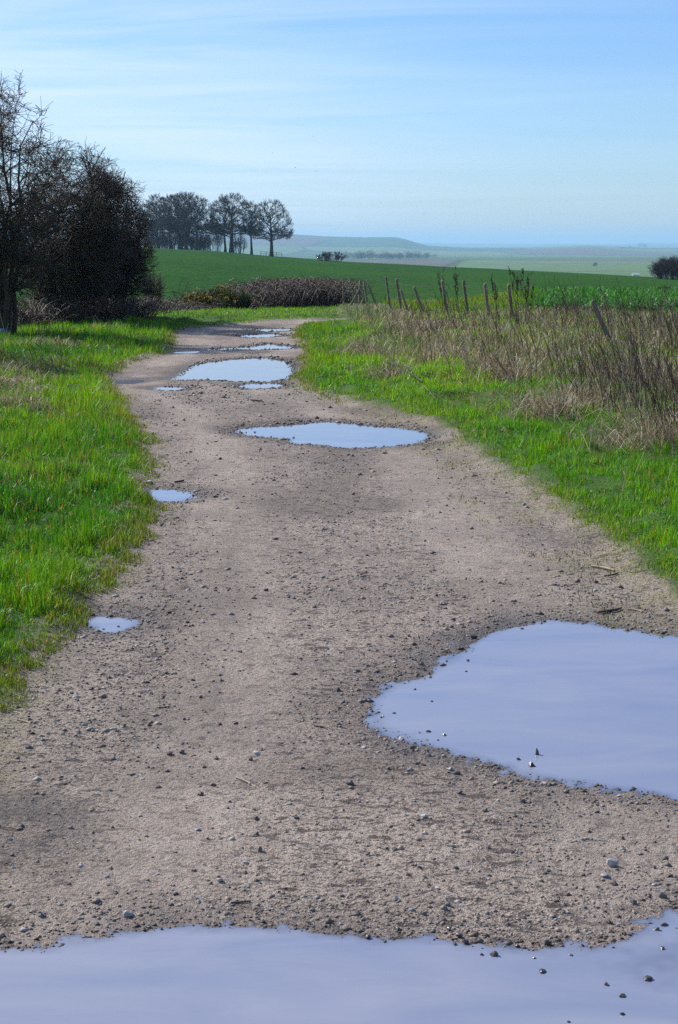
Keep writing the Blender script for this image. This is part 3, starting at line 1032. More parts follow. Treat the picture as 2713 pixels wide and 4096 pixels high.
def beech(kind, u, vb, vt, y, label, rz, wide=1.0):
    x, yy, zt = at_depth(u, vt, y)
    zg = float(land(x, y)) + 0.05
    H0 = (17.0, 18.0, 16.0)[kind]
    s = (zt - zg) / (H0 * 0.985)
    root = empty('beech_tree', (x, y, zg))
    root.rotation_euler = (0, 0, rz)
    root.scale = (s * wide, s * wide, s)
    tag(root, label, 'tree', 'bare beeches on the field ridge')
    obj('trunk', BE[kind][0], M_BEECH, root)
    cr = obj('crown', BE[kind][1], M_BEECH, root)
    obj('twigs', BE[kind][2], M_BTWIG, cr)


def zpos(zx, zy):
    return 560 + zx / 2.3059, 740 + zy / 2.3059


for kind, zx, zb, zt, y, rz, wide, lab in [
        (0, 1205, 655, 128, 505, 0.3, 0.98, 'domed bare beech standing alone at the end of the row beside rails'),
        (2, 1022, 640, 150, 510, 1.2, 1.0, 'slim straight beech between the lone domed beech and the broad one'),
        (1, 838, 625, 62, 512, 2.2, 1.05, 'broadest and tallest bare beech with a forked bole'),
        (2, 783, 620, 120, 520, 0.4, 1.0, 'slim beech pressed against the bole of the broadest beech'),
        (0, 525, 605, 90, 520, 3.3, 0.9, 'beech with low spreading limbs at the edge of the grove'),
        (1, 425, 600, 52, 528, 4.1, 0.95, 'high crowned beech with thick dark bole inside the grove'),
        (2, 350, 595, 70, 532, 2.0, 1.25, 'forked beech inside the grove with tall narrow crown'),
        (0, 270, 590, 85, 540, 5.2, 0.85, 'beech at the left flank of the grove with thin outer crown'),
        (2, 155, 585, 80, 560, 0.9, 1.1, 'faint slender beech partly behind the hawthorns'),
        (2, 95, 585, 150, 565, 2.9, 1.2, 'faint beech furthest into the wood behind the hawthorns')]:
    u, vt = zpos(zx, zt)
    beech(kind, u, 0, vt, y, lab, rz, wide)


def shrub(name, x, y, w, h, label, cat='bush', nst=26, n2=9, n3=9, r=0.02, mats=(None, None), group=None, dep=None, zoff=0.0):
    """dome of upright twigs"""
    z0 = float(land(x, y)) + zoff
    root = empty(name, (x, y, z0))
    tag(root, label, cat, group)
    dep = dep or w
    a = rng.random(nst) * 6.28; q = np.sqrt(rng.random(nst))
    base = np.stack([np.cos(a) * q * w * 0.30, np.sin(a) * q * dep * 0.30, np.full(nst, -0.05 * h)], 1)
    top = np.stack([np.cos(a) * q * w * 0.47, np.sin(a) * q * dep * 0.47, h * (0.97 - 0.45 * q ** 2.2) * (0.8 + 0.2 * rng.random(nst))], 1)
    S, sr = stems(base, top, r * 1.6, r * 0.6, 6, 0.03 * h)
    b2, r2 = grow(S, sr, n2, 0.2, (20, 55), (0.25 * h, 0.45 * h), 4, 0.6, 0.2, 0.16, 0.5)
    ok = (b2[:, -1, 2] < h * 1.06); b2, r2 = b2[ok], r2[ok]
    b3, r3 = grow(b2, r2, n3, 0.15, (20, 60), (0.09 * h, 0.22 * h), 2, 0.7, 0.15, 0.16, 0.6)
    r2 = np.maximum(r2, r * 0.5); r3 = np.maximum(r3, r * 0.4)
    V, Q = tubes(S, sr, 4)
    st = obj('stems', mesh_from('stems', V, Q), mats[0] or M_BEECH, root)
    V, Q = join([tubes(b2, r2, 3), tubes(b3, r3, 3)])
    obj('twigs', mesh_from('twigs', V, Q), mats[1] or M_BTWIG, st)
    return root


for zx, zb, y, w, h, lab in [(690, 615, 515, 6.5, 6.5, 'thorn bush with rounded top beside the grove of beeches'),
                             (600, 612, 518, 5.0, 5.0, 'small dark bush at the foot of the grove'),
                             (905, 632, 508, 5.5, 5.6, 'small spiky bush behind the bole of the broadest beech')]:
    u, v = zpos(zx, zb)
    shrub('ridge_bush', at_depth(u, v, y)[0], y, w, h, lab, 'bush', 20, 7, 7, 0.04, group='bushes under the beeches')


def understory():
    parts = []
    rngl = rng
    n = 84
    for i in range(n):
        u = 480 + (820 - 480) * rng.random()
        y = 530 + 45 * rng.random()
        x = at_depth(u, 1000, y)[0]
        zg = float(land(x, y))
        h = 6.5 * (0.55 + 0.6 * rng.random()) * (1.0 if u < 760 else 0.75)
        base = np.stack([x + rng.normal(0, 0.5, 3), y + rng.normal(0, 0.5, 3), np.full(3, zg - 0.2)], 1)
        top = base + np.stack([rng.normal(0, 0.9, 3), rng.normal(0, 0.9, 3), h * (0.8 + 0.3 * rng.random(3))], 1)
        S, sr = stems(base, top, 0.09, 0.03, 5, 0.12)
        b, r = grow(S, sr, 9, 0.12, (20, 50), (1.0, 2.6), 3, 0.6, 0.25, 0.15, 0.5)
        c, rc = grow(b, r, 5, 0.2, (20, 50), (0.5, 1.2), 2, 0.6, 0.2, 0.1, 0.6)
        parts += [tubes(S, sr, 3), tubes(b, np.maximum(r, 0.03), 3), tubes(c, np.maximum(rc, 0.02), 3)]
    V, Q = join(parts)
    tag(obj('undergrowth', mesh_from('undergrowth', V, Q), M_BTWIG), 'bare undergrowth filling the beech grove', 'undergrowth', kind='stuff')


understory()

x, y, _ = at_depth(1325, 1040, 452)
shrub('ridge_bush', x, y, 8.2, 2.7, 'low rounded purple-brown bush alone on the ridge by the lone beech', 'bush', 40, 9, 8, 0.035, zoff=-0.2)
x, y, _ = at_depth(2705, 1110, 285)
shrub('ridge_bush', x, y, 9.2, 3.9, 'large twiggy bush at the low end of the ridge', 'bush', 120, 10, 9, 0.022, zoff=-0.3)

# the hurdle by the lone beech
u0, v0 = zpos(1115, 630); u1, v1 = zpos(1310, 648)
xa = at_depth(u0, v0, 500)[0]; xb = at_depth(u1, v1, 500)[0]
root = empty('rail_fence', ((xa + xb) / 2, 500, float(land((xa + xb) / 2, 500))))
tag(root, 'low wooden rail fence at the foot of the lone domed beech', 'fence')
for k in range(5):
    xx = xa + (xb - xa) * k / 4; zg = float(land(xx, 500)) - float(root.location.z)
    V, Q = tubes(np.array([[[xx - root.location.x, 0, zg - 0.2], [xx - root.location.x, 0, zg + 1.25]]]), np.array([[0.07, 0.07]]), 5)
    obj('post', mesh_from('post', V, Q), M_RAIL, root)
za, zb_ = float(land(xa, 500)) - root.location.z, float(land(xb, 500)) - root.location.z
for h in (0.6, 1.15):
    V, Q = tubes(np.array([[[xa - root.location.x, 0.08, za + h], [xb - root.location.x, 0.08, zb_ + h]]]), np.array([[0.05, 0.05]]), 4)
    obj('rail', mesh_from('rail', V, Q), M_RAIL, root)


# far woods and hedgerow trees in the vale
def wood(name, spots, label, kind='stuff', cat='wood'):
    """bare-wood masses: many short twig bundles spread through the crowns' volume"""
    Vs = []
    for (u, y, w, h, n) in spots:
        x0 = (u - CX) / F_PX * y
        for i in range(n):
            x = x0 + rng.normal(0, w * 0.4); yy = y + rng.normal(0, 25)
            zg = float(vale_z(np.array([x]), np.array([yy]))[0])
            hh = h * (0.6 + 0.5 * rng.random())
            m = 90
            p = rng.normal(size=(m, 3)); p = unit(p) * rng.random((m, 1)) ** 0.4
            p = p * np.array([hh * 0.6, hh * 0.6, hh * 0.45]) + np.array([x, yy, zg + hh * 0.55])
            q = p + unit(rng.normal(size=(m, 3)) + np.array([0, 0, 1.0])) * hh * 0.16
            Vs.append(np.stack([p, q], 1))
            Vs.append(np.array([[[x, yy, zg - 0.5], [x, yy, zg + hh * 0.6]]]))
    P = np.concatenate(Vs)
    V, Q = tubes(P, np.full(P.shape[:2], 0.14), 3)
    tag(obj(name, mesh_from(name, V, Q), M_BTWIG), label, cat, kind=kind)


wood('distant_wood', [(u, 3400 + 60 * math.sin(u), 18, 15 + 3 * math.sin(u * 0.7), 3) for u in range(1380, 1715, 13)], 'long hazy wood in the vale beyond the ridge')
for u, y, w, h, n, lab in [(2555, 8500, 40, 26, 5, 'small clump of trees on the far rise'), (2360, 2350, 14, 5, 3, 'lone hedgerow clump in the middle of the vale'), (1225, 2300, 18, 9, 5, 'hazy copse in the vale just past the lone beech'), (1990, 20500, 260, 50, 9, 'faint wood on the furthest horizon')]:
    wood('tree_clump', [(u, y, w, h, n)], lab, 'stuff', 'trees')


def farm(u, y, w, d, h, label):
    x = (u - CX) / F_PX * y
    zg = float(vale_z(np.array([x]), np.array([float(y)]))[0])
    root = empty('farm_building', (x, y, zg))
    tag(root, label, 'building')
    bm = bmesh.new()
    bmesh.ops.create_cube(bm, size=1)
    for v in bm.verts: v.co = Vector((v.co.x * w, v.co.y * d, (v.co.z + 0.5) * h - 0.3))
    me = bpy.data.meshes.new('wall'); bm.to_mesh(me); bm.free()
    obj('wall', me, M_WALL, root)
    a, b = w / 2 + 0.4, d / 2 + 0.4
    e, r = h - 0.35, h + d * 0.22
    V = [(-a, -b, e), (a, -b, e), (a, 0, r), (-a, 0, r), (-a, b, e), (a, b, e), (-a, -b, e - 0.3), (a, -b, e - 0.3), (a, b, e - 0.3), (-a, b, e - 0.3)]
    me = bpy.data.meshes.new('roof')
    me.from_pydata(V, [], [(0, 1, 2, 3), (3, 2, 5, 4), (0, 6, 7, 1), (4, 5, 8, 9), (0, 3, 4, 9, 6), (1, 7, 8, 5, 2), (6, 9, 8, 7)])
    obj('roof', me, M_ROOF, root)


farm(2533, 1470, 5.5, 4, 2.0, 'pale low shed roof in the vale beside the large twiggy bush')
farm(2505, 8450, 18, 9, 5.0, 'tiny pale farm building by the trees on the far rise')

# ------------------------------------------------------------------ bramble hedge and gorse
def canes(n, line, hfun, r, label_obj=None, wid=0.9, dead=1.0):
    """arching canes along a polyline"""
    line = np.array(line, float)
    s = rng.random(n)
    seg = np.linspace(0, 1, len(line))
    bx = np.interp(s, seg, line[:, 0]) + rng.normal(0, wid * 0.45, n)
    by = np.interp(s, seg, line[:, 1]) + rng.normal(0, wid * 0.45, n)
    H = hfun(s) * (0.45 + 0.65 * rng.random(n))
    az = rng.random(n) * 6.28
    L = (0.35 + 0.9 * rng.random(n)) * (0.5 + 0.5 * H / 0.9)
    K = 6
    t = np.linspace(0, 1, K)[None, :]
    arch = np.sin(np.minimum(t * (1.6 + 1.0 * rng.random((n, 1))), math.pi))
    X = bx[:, None] + np.cos(az)[:, None] * L[:, None] * t
    Y = by[:, None] + np.sin(az)[:, None] * L[:, None] * t
    Z = land(bx, by)[:, None] + H[:, None] * arch + rng.normal(0, 0.03, (n, K))
    Z[:, 0] = land(bx, by)
    P = np.stack([X, Y, Z], -1)
    return P, np.repeat(r * (0.6 + 0.8 * rng.random((n, 1))), K, 1) * np.linspace(1, 0.5, K)[None]


hx0, hy0 = px_land(790, 1256); hx1, hy1 = at_depth(1345, 1200, 60.0)[:2]
root = empty('bramble_hedge', ((hx0 + hx1) / 2, (hy0 + hy1) / 2, float(land((hx0 + hx1) / 2, (hy0 + hy1) / 2))))
tag(root, 'tangled brown bramble bank between the track bend and the green field', 'hedge')
off = np.array(root.location)


def local(V):
    return V - off


LINE = [(hx0 + (hx1 - hx0) * k, hy0 + 0.5 + (hy1 - hy0) * k) for k in (0, 0.25, 0.5, 0.75, 1.0)]
hf = lambda s: np.interp(s, [0, 0.2, 0.45, 0.7, 1.0], [0.36, 0.62, 0.90, 1.02, 0.98])
P, rd = canes(4400, LINE, hf, 0.0085, wid=1.1)
V, Q = tubes(P, rd, 3)
obj('canes', mesh_from('canes', local(V), Q), M_CANE, root)
b, r = grow(P[:1000], rd[:1000], 3, 0.3, (30, 80), (0.1, 0.35), 3, 0.7, 0.1, 0.25, 0.5)
V, Q = tubes(b, np.maximum(r, 0.004), 3)
obj('shoots', mesh_from('shoots', local(V), Q), M_CANE, root)
st, tg = sample_on(P, rng.random((len(P), 2)))
st = st.reshape(-1, 3)
n = len(st)
cc = np.where(rng.random((n, 1)) < 0.2, np.array([[0.42, 0.36, 0.28]]), np.array([[0.085, 0.05, 0.038]])) * (0.6 + 0.8 * rng.random((n, 1)))
V, Q, T, C = blades(st, rng.random(n) * 6.28, 0.025 + 0.04 * rng.random(n), 0.012 + 0.014 * rng.random(n), rng.normal(0, 1.2, n), cc)
obj('dead_leaves', mesh_from('dead_leaves', local(V), Q, T, C), M_STRAW, root)


def gorse(x, y, w, h, label, flowers):
    z0 = float(land(x, y))
    root = empty('gorse_bush', (x, y, z0))
    tag(root, label, 'bush', 'gorse in the bramble bank')
    n = 60
    a = rng.random(n) * 6.28; q = np.sqrt(rng.random(n))
    base = np.stack([np.cos(a) * q * w * .3, np.sin(a) * q * w * .3, np.zeros(n) - 0.05], 1)
    top = np.stack([np.cos(a) * q * w * .5, np.sin(a) * q * w * .5, h * (0.95 - 0.35 * q ** 2) * (.75 + .25 * rng.random(n))], 1)
    S, sr = stems(base, top, 0.012, 0.006, 5, 0.03)
    b, r = grow(S, sr, 8, 0.25, (15, 50), (0.12, 0.3), 4, 0.7, 0.25, 0.12, 0.6)
    V, Q = join([tubes(S, sr, 4), tubes(b, r, 3)])
    obj('stems', mesh_from('stems', V, Q), M_THORN, root)
    p, tg = sample_on(b, rng.random((len(b), 14)))
    p = p.reshape(-1, 3); m = len(p)
    cc = np.array([[0.035, 0.058, 0.014]]) * (0.6 + 0.9 * rng.random((m, 1)))
    V, Q, T, C = blades(p, rng.random(m) * 6.28, 0.05 + .05 * rng.random(m), np.full(m, 0.010), rng.normal(0, 1.0, m), cc)
    obj('spines', mesh_from('spines', V, Q, T, C), M_CROP, root)
    if flowers:
        tip = b[:, -1]
        sel = tip[rng.random(len(tip)) < flowers]
        sel = np.repeat(sel, 9, 0) + rng.normal(0, 0.025, (len(sel) * 9, 3))
        m = len(sel)
        cc = np.array([[0.55, 0.36, 0.012]]) * (0.5 + 0.7 * rng.random((m, 1)))
        V, Q, T, C = blades(sel, rng.random(m) * 6.28, np.full(m, 0.03), np.full(m, 0.022), rng.normal(0, 1, m), cc)
        obj('flowers', mesh_from('flowers', V, Q, T, C), M_STRAW, root)


gx, gy = px_land(800, 1254); gorse(gx, gy - 0.9, 0.95, 0.58, 'gorse with yellow flowers at the low end of the bramble bank', 0.3)
gx, gy = px_land(880, 1252); gorse(gx, gy - 0.6, 1.05, 0.82, 'gorse speckled with yellow flowers between the flowering end and the dark one', 0.15)
gx, gy = px_land(950, 1254); gorse(gx, gy - 0.9, 1.0, 0.70, 'dark green gorse with few flowers in front of the brambles', 0.05)

# dead bracken and briars at the foot of the thicket
P, rd = canes(1000, [(-8.0, 45), (-6.0, 47), (-4.9, 49.0), (-4.4, 50.5)], lambda s: np.interp(s, [0, 0.7, 1], [0.7, 0.42, 0.25]), 0.007, wid=0.9)
P2, rd2 = canes(1500, [(-7.0, 36.0), (-6.0, 36.9), (-5.2, 38.4), (-4.7, 39.6)], lambda s: 0.55 + 0.1 * np.sin(s * 19), 0.007, wid=0.75)
P = np.concatenate([P, P2]); rd = np.concatenate([rd, rd2])
V, Q = tubes(P, rd, 3)
tag(obj('briars', mesh_from('briars', V, Q), M_CANE), 'dead briars and bracken at the feet of the hawthorns, towards the bramble bank', 'briars', kind='stuff')
x, y = px(590, 1250, -0.4)
shrub('thorn_bush', at_depth(615, 1200, 56)[0], 56, 0.75, 1.25, 'small dark bush standing in the field edge behind the briars', 'bush', 22, 9, 8, 0.008, (M_THORN, M_TWIG))
for (u, v, h, ln, lab) in [(655, 1262, 1.05, 0.5, 'bare sapling leaning over the briars beside the lowest hawthorn'), (715, 1262, 0.75, -0.1, 'thin bare sapling between the briars and the gorse')]:
    x, y = px(u, v)
    root = empty('sapling', (x, y, float(land(x, y)) + 0.03))
    tag(root, lab, 'sapling')
    S, sr = stems([(0, 0, -0.05), (0.03, 0, -0.05)], [(ln, 0.1, h), (ln * 0.3 + 0.5, 0.2, h * 0.8)], 0.013, 0.004, 7, 0.04)
    b, r = grow(S, sr, 6, 0.35, (25, 60), (0.15, 0.45), 4, 0.6, 0.1, 0.15, 0.5)
    V, Q = tubes(S, sr, 5); obj('stem', mesh_from('stem', V, Q), M_THORN, root)
    V, Q = tubes(b, np.maximum(r, 0.004), 3); obj('twigs', mesh_from('twigs', V, Q), M_TWIG, root)

# ------------------------------------------------------------------ fence
def post_mesh(bot, top, r, lichen=False, rough=0.006, n=9, K=7):
    bot, top = Vector(bot), Vector(top)
    ax = (top - bot).normalized()
    a = ax.cross(Vector((0, 1, 0))).normalized(); b = ax.cross(a)
    V, lic = [], []
    ph = [random.uniform(-1, 1) for _ in range(n)]
    ts = [0, 0.3, 0.6, 0.85, 0.97, 1.0]
    for t in ts:
        for k in range(n):
            an = 2 * math.pi * k / n
            rr = r * (1 + 0.08 * ph[k]) * (1.04 - 0.06 * t) - (0.006 if t == 1.0 else 0) + random.uniform(-1, 1) * rough * 0.3
            p = bot + (top - bot) * t + (a * math.cos(an) + b * math.sin(an)) * rr
            if t >= 0.97: p += ax * (0.012 * math.cos(an + ph[0] * 3))
            V.append(p[:]); lic.append(1.0 if (lichen and t > 0.9) else 0.0)
    c = len(V); V.append((top + ax * 0.004)[:]); lic.append(1.0 if lichen else 0.0)
    Q, T = [], []
    m = len(ts)
    for i in range(m - 1):
        for k in range(n):
            Q.append((i * n + k, i * n + (k + 1) % n, (i + 1) * n + (k + 1) % n, (i + 1) * n + k))
    for k in range(n): T.append(((m - 1) * n + k, (m - 1) * n + (k + 1) % n, c))
    return mesh_from('post', np.array(V), Q, T, smooth=False, attrs={'lichen': lic})


# (top u, top v, lower u, lower v, distance, width px)
POSTS = [(1332, 1139, 1333, 1180, 62, 6, 0), (1348, 1137, 1351, 1196, 60, 7, 0), (1373, 1125, 1376, 1213, 57.5, 7.5, 0), (1443, 1124, 1440, 1208, 54.5, 13, 0),
         (1457, 1128, 1470, 1218, 52.5, 7.5, 0), (1544, 1107, 1556, 1197, 49.0, 7.5, 0), (1586, 1116, 1602, 1218, 46.5, 8, 0),
         (1769, 1121, 1786, 1230, 41.5, 11, 0), (1854, 1122, 1870, 1236, 39.5, 11.5, 0), (1940, 1134, 1957, 1268, 37.5, 12, 0), (2035, 1137, 2049, 1271, 35.5, 13, 1)]
LOOSE = [(1473, 1139, 1504, 1220, 51.0, 7, 'thin leaning post beside the thick straining post'), (1603, 1158, 1621, 1215, 45.0, 7, 'short broken leaning post among the fence posts'),
         (1656, 1148, 1681, 1215, 43.0, 9.5, 'short post with pale sawn top leaning back from the fence'), (2369, 1204, 2434, 1354, 28.0, 20, 'thick grey post leaning hard over alone in the dead stems')]


def post_ends(u, v, u2, v2, y):
    x, yy, z = at_depth(u, v, y)
    x2, _, z2 = at_depth(u2, v2, y)
    zg = float(ground_full(np.array([x]), np.array([y]))[0][0])
    k = (zg - 0.25 - z) / (z2 - z)
    return Vector((x + (x2 - x) * k, y, zg - 0.25)), Vector((x, yy, z)), zg


fence = empty('wire_fence', at_depth(1700, 1250, 44)[:2] + (float(land(1.9, 44)),))
tag(fence, 'old wire fence of weathered round posts along the field edge', 'fence')
fo = Vector(fence.location)
tops = []
for (u, v, u2, v2, y, w, lich) in POSTS:
    b, t, zg = post_ends(u, v, u2, v2, y)
    r = max(0.034, w / F_PX * y * 0.5)
    o = obj('post', post_mesh(b - fo, t - fo, r, bool(lich)), M_POST, fence)
    if lich: o['label'] = 'fence post with orange lichen on its top'
    if w > 12: o['label'] = 'thick dark straining post'
    tops.append((b, t, r))
b, t = tops[3][0], tops[3][1]
o = obj('strut', post_mesh(Vector((b.x - 0.42, b.y, b.z)) - fo, Vector((t.x - 0.05, t.y - 0.02, t.z - 0.28)) - fo, 0.035), M_POST, fence)
for f, sag in ((0.88, 0.05), (0.70, 0.07), (0.5, 0.09)):
    for i in range(1, len(tops) - 1):
        p = tops[i][0].lerp(tops[i][1], 0.17 + 0.83 * f) - fo; q = tops[i + 1][0].lerp(tops[i + 1][1], 0.17 + 0.83 * f) - fo
        p.y -= tops[i][2]; q.y -= tops[i + 1][2]
        k = np.linspace(0, 1, 8)
        pts = np.array([[(p.x + (q.x - p.x) * s, p.y + (q.y - p.y) * s, p.z + (q.z - p.z) * s - sag * 4 * s * (1 - s)) for s in k]])
        V, Q = tubes(pts, np.full((1, 8), 0.0045), 3)
        # barbs twisted on the strand
        bs = []
        for j in range(9):
            s = (j + 0.5) / 9
            c0 = np.array([p.x + (q.x - p.x) * s, p.y + (q.y - p.y) * s, p.z + (q.z - p.z) * s - sag * 4 * s * (1 - s)])
            dv = rng.normal(size=3); dv = dv / np.linalg.norm(dv) * 0.02
            bs.append([c0 - dv, c0 + dv])
        Vb, Qb = tubes(np.array(bs), np.full((9, 2), 0.0025), 3)
        wo = obj('wire', mesh_from('wire', V, Q), M_WIRE, fence)
        obj('barbs', mesh_from('barbs', Vb, Qb), M_WIRE, wo)
for (u, v, u2, v2, y, w, lab) in LOOSE:
    b, t, zg = post_ends(u, v, u2, v2, y)
    m = Vector((b.x, b.y, zg))
    r = max(0.034, w / F_PX * y * 0.5)
    tag(obj('fence_post', post_mesh(b - m, t - m, r), M_POST, None, m), lab, 'post')


# ------------------------------------------------------------------ grass, straw, stems, crop
def cloud(n, y0, y1, tmax, p=1.0):
    """points spread evenly in the logarithm of distance"""
    y = y0 * (y1 / y0) ** rng.random(n)
    x = (rng.random(n) * 2 - 1) * (tmax * 0.93 * y + 1.1)      # room for a step to either side
    return x, y


def build_grass():
    x, y = cloud(1040000, 4.4, 62, 0.215)
    # clumping
    cl = rng.random(len(x)) < 0.5
    x = np.where(cl, np.round(x / 0.07) * 0.07 + rng.normal(0, 0.016, len(x)) + 0.03 * vnoise(np.round(x / 0.07) * 3.1, np.round(y / 0.07) * 2.7, 91), x)
    y = np.where(cl, np.round(y / 0.07) * 0.07 + rng.normal(0, 0.016, len(x)) + 0.03 * vnoise(np.round(x / 0.07) * 2.3, np.round(y / 0.07) * 3.9, 92), y)
    ed = edge_d(x, y)
    tuft = fbm(x * 6.5, y * 4.5, 93, 2)
    ed = ed + np.where(x < 0, 0.10, 0.06) * tuft
    keep = ed > -0.03
    keep &= rng.random(len(x)) < (0.06 + 0.94 * sstep(-0.03, np.where(x < 0, 0.03, 0.40), ed))
    x, y, ed = x[keep], y[keep], ed[keep]
    dr = dryness(x, y)
    # beyond the fence the crop takes over; under the thicket it is thin
    keep = rng.random(len(x)) > 0.45 * dr
    keep &= ~((x > 0.0) & (y > 47 + x * 0.5))
    x, y, ed, dr = x[keep], y[keep], ed[keep], dr[keep]
    z, _, pd = ground_full(x, y)
    k = pd > 0.0
    x, y, z, ed, dr = x[k], y[k], z[k], ed[k], dr[k]
    n = len(x)
    tus = fbm(x * 2.6, y * 1.7, 95, 3); patch = fbm(x * 0.7, y * 0.45, 96, 3)
    worn = sstep(np.where(x < 0, -0.12, 0.0), np.where(x < 0, 0.30, 0.55), ed)
    tf = fbm(x * 8.5, y * 6.0, 98, 2)
    h = (0.022 + 0.072 * worn * np.clip(1 + 1.2 * tus + 1.3 * tf, 0.16, 2.8) + 0.03 * worn * np.clip(patch, 0, 1)) * (0.32 + 0.62 * rng.random(n) ** 1.5)
    h = h * np.where(x < 0, 1.25, 0.95) * (1 + 0.2 * sstep(15, 40, y)) * (1 - 0.45 * sstep(36, 40, y) * (x < 1.0))
    w = 0.0019 + 0.00021 * y
    w = w * (0.7 + 0.7 * rng.random(n))
    az = rng.random(n) * 6.28
    lean = np.clip(np.abs(rng.normal(0.25, 0.45, n)) + 0.35 * (tf < -0.1), 0, 1.6)
    g = np.array([[0.110, 0.335, 0.008]]); yg = np.array([[0.205, 0.395, 0.010]]); dk = np.array([[0.040, 0.190, 0.012]]); st = np.array([[0.30, 0.235, 0.10]]); ol = np.array([[0.19, 0.185, 0.025]])
    c = np.repeat(g, n, 0)
    m = np.clip(0.34 + 1.0 * patch + 0.6 * tf + rng.normal(0, 0.25, n), 0, 1)[:, None]
    c = dk * (1 - m) + yg * m
    c = c * 0.8 + g * 0.2
    e = (sstep(np.where(x < 0, 0.28, 0.5), 0.02, ed) * (0.35 + 0.6 * rng.random(n)))[:, None]
    c = c * (1 - e) + ol * e
    sf = (rng.random(n) < 0.045 + 0.14 * sstep(0.05, 0.5, fbm(x * 1.4, y * 0.9, 99, 3)) + 0.22 * dr)[:, None]
    c = np.where(sf, st * (0.6 + 0.6 * rng.random((n, 1))), c)
    of = (rng.random(n) < 0.02)[:, None]
    c = np.where(of, np.array([[0.35, 0.16, 0.03]]), c)
    c = c * (0.45 + 1.1 * rng.random((n, 1))) * np.where(x > 0, 1.15, 1.0)[:, None]
    B = np.stack([x, y, z - 0.006], 1)
    nr = y < 12.0
    V, Q, T, C = blades(B[nr], az[nr], h[nr], w[nr], lean[nr], c[nr])
    fr = ~nr; m = int(fr.sum())                                   # further off a blade is one triangle
    fa = az[fr] + math.pi / 2 + rng.normal(0, 0.6, m)
    wv = np.stack([np.cos(fa), np.sin(fa), np.zeros(m)], 1) * (w[fr] * 0.72)[:, None]
    tp = B[fr] + np.stack([np.cos(az[fr]) * lean[fr] * h[fr], np.sin(az[fr]) * lean[fr] * h[fr], h[fr] * np.clip(1 - 0.35 * lean[fr] ** 2, 0.15, 1)], 1)
    V2 = np.stack([B[fr] - wv, B[fr] + wv, tp], 1).reshape(-1, 3)
    T = np.concatenate([T, len(V) + np.arange(m * 3).reshape(-1, 3)])
    V = np.concatenate([V, V2]); C = np.concatenate([C, np.repeat(c[fr], 3, axis=0)])
    tag(obj('grass', mesh_from('grass', V, Q, T, C), M_GRASS), 'bright green verge grass on both sides of the track', 'grass', kind='stuff')
    return n


NG = build_grass()


def build_moss():
    """yellow-green tufts creeping into the track"""
    x, y = cloud(60000, 4.6, 24, 0.235)
    ed = edge_d(x, y)
    d = fbm(x * 5.5, y * 3.4, 101, 2)
    pr = sstep(-0.7, 0.0, ed) * np.where(x > 0, 1.0, 0.7)
    k = (ed < 0.12) & (ed > np.where(x > 0, -0.75, -0.16)) & (d > 0.5 - 0.42 * pr) & ((x > 0) | (y > 6.5))
    x, y = x[k], y[k]
    z, ed, pd = ground_full(x, y)
    k = pd > -0.03
    x, y, z = x[k], y[k], z[k]
    n = len(x)
    c = np.where(rng.random((n, 1)) < 0.4, np.array([[0.16, 0.15, 0.02]]), np.array([[0.09, 0.13, 0.014]])) * (0.6 + 0.7 * rng.random((n, 1)))
    V, Q, T, C = blades(np.stack([x, y, z - 0.003], 1), rng.random(n) * 6.28, 0.012 + 0.022 * rng.random(n), 0.0022 + 0.0003 * y, np.abs(rng.normal(0.5, 0.5, n)), c)
    tag(obj('moss', mesh_from('moss', V, Q, T, C), M_GRASS), 'olive moss and grass tufts creeping into the track edges', 'moss', kind='stuff')


build_moss()


def build_straw():
    x, y = cloud(120000, 11, 60, 0.235)
    dr = dryness(x, y)
    ed = edge_d(x, y)
    lump = fbm(x * 1.5, y * 0.9, 111, 3)
    k = (ed > 0.5) & (rng.random(len(x)) < dr * (0.35 + 0.65 * sstep(-0.25, 0.35, lump)) + 0.012)
    x, y, lump = x[k], y[k], lump[k]
    # tussocks
    for (u, v, rr, m) in [(1465, 1425, 0.30, 900), (1640, 1345, 0.5, 1200), (2195, 1690, 0.22, 900), (2230, 1700, 0.22, 500), (2560, 1800, 0.30, 1200), (1990, 1530, 0.28, 800), (1560, 1520, 0.2, 500), (1780, 1470, 0.3, 800), (2020, 1560, 0.25, 700),
                          (45, 1560, 0.22, 700), (85, 1660, 0.2, 700), (120, 1600, 0.2, 500), (10, 1500, 0.35, 900), (230, 1400, 0.4, 400), (430, 1328, 0.3, 300), (120, 1400, 0.5, 700), (2640, 1560, 0.5, 900), (2350, 1640, 0.3, 600)]:
        a, b = px(u, v, 0.05); m = int(m * 0.5); rr *= 1.3
        x = np.concatenate([x, a + rng.normal(0, rr * 0.6, m)]); y = np.concatenate([y, b + rng.normal(0, rr, m)])
        lump = np.concatenate([lump, np.full(m, 0.6)])
    z, ed, pd = ground_full(x, y)
    k = ed > 0.1
    x, y, z, lump = x[k], y[k], z[k], lump[k]
    n = len(x)
    h = (0.12 + 0.20 * rng.random(n)) * (0.8 + 0.5 * np.clip(lump, -0.4, 1)) * np.where(x < 0, 0.6, 1.0)
    c = np.array([[0.30, 0.24, 0.135]]) * np.ones((n, 1))
    br = rng.random((n, 1)); c = np.where(br < 0.36, np.array([[0.12, 0.088, 0.055]]), c); c = np.where(br > 0.84, np.array([[0.58, 0.52, 0.40]]), c)
    c = c * (0.6 + 0.7 * rng.random((n, 1)))
    V, Q, T, C = blades(np.stack([x, y, z - 0.01], 1), rng.random(n) * 6.28, h, 0.0035 + 0.00016 * y, np.abs(rng.normal(1.15, 0.6, n)), c, 0.5)
    tag(obj('dry_grass', mesh_from('dry_grass', V, Q, T, C), M_STRAW), 'matted straw-coloured dead grass on the right bank', 'grass', kind='stuff')
    return n


NS = build_straw()


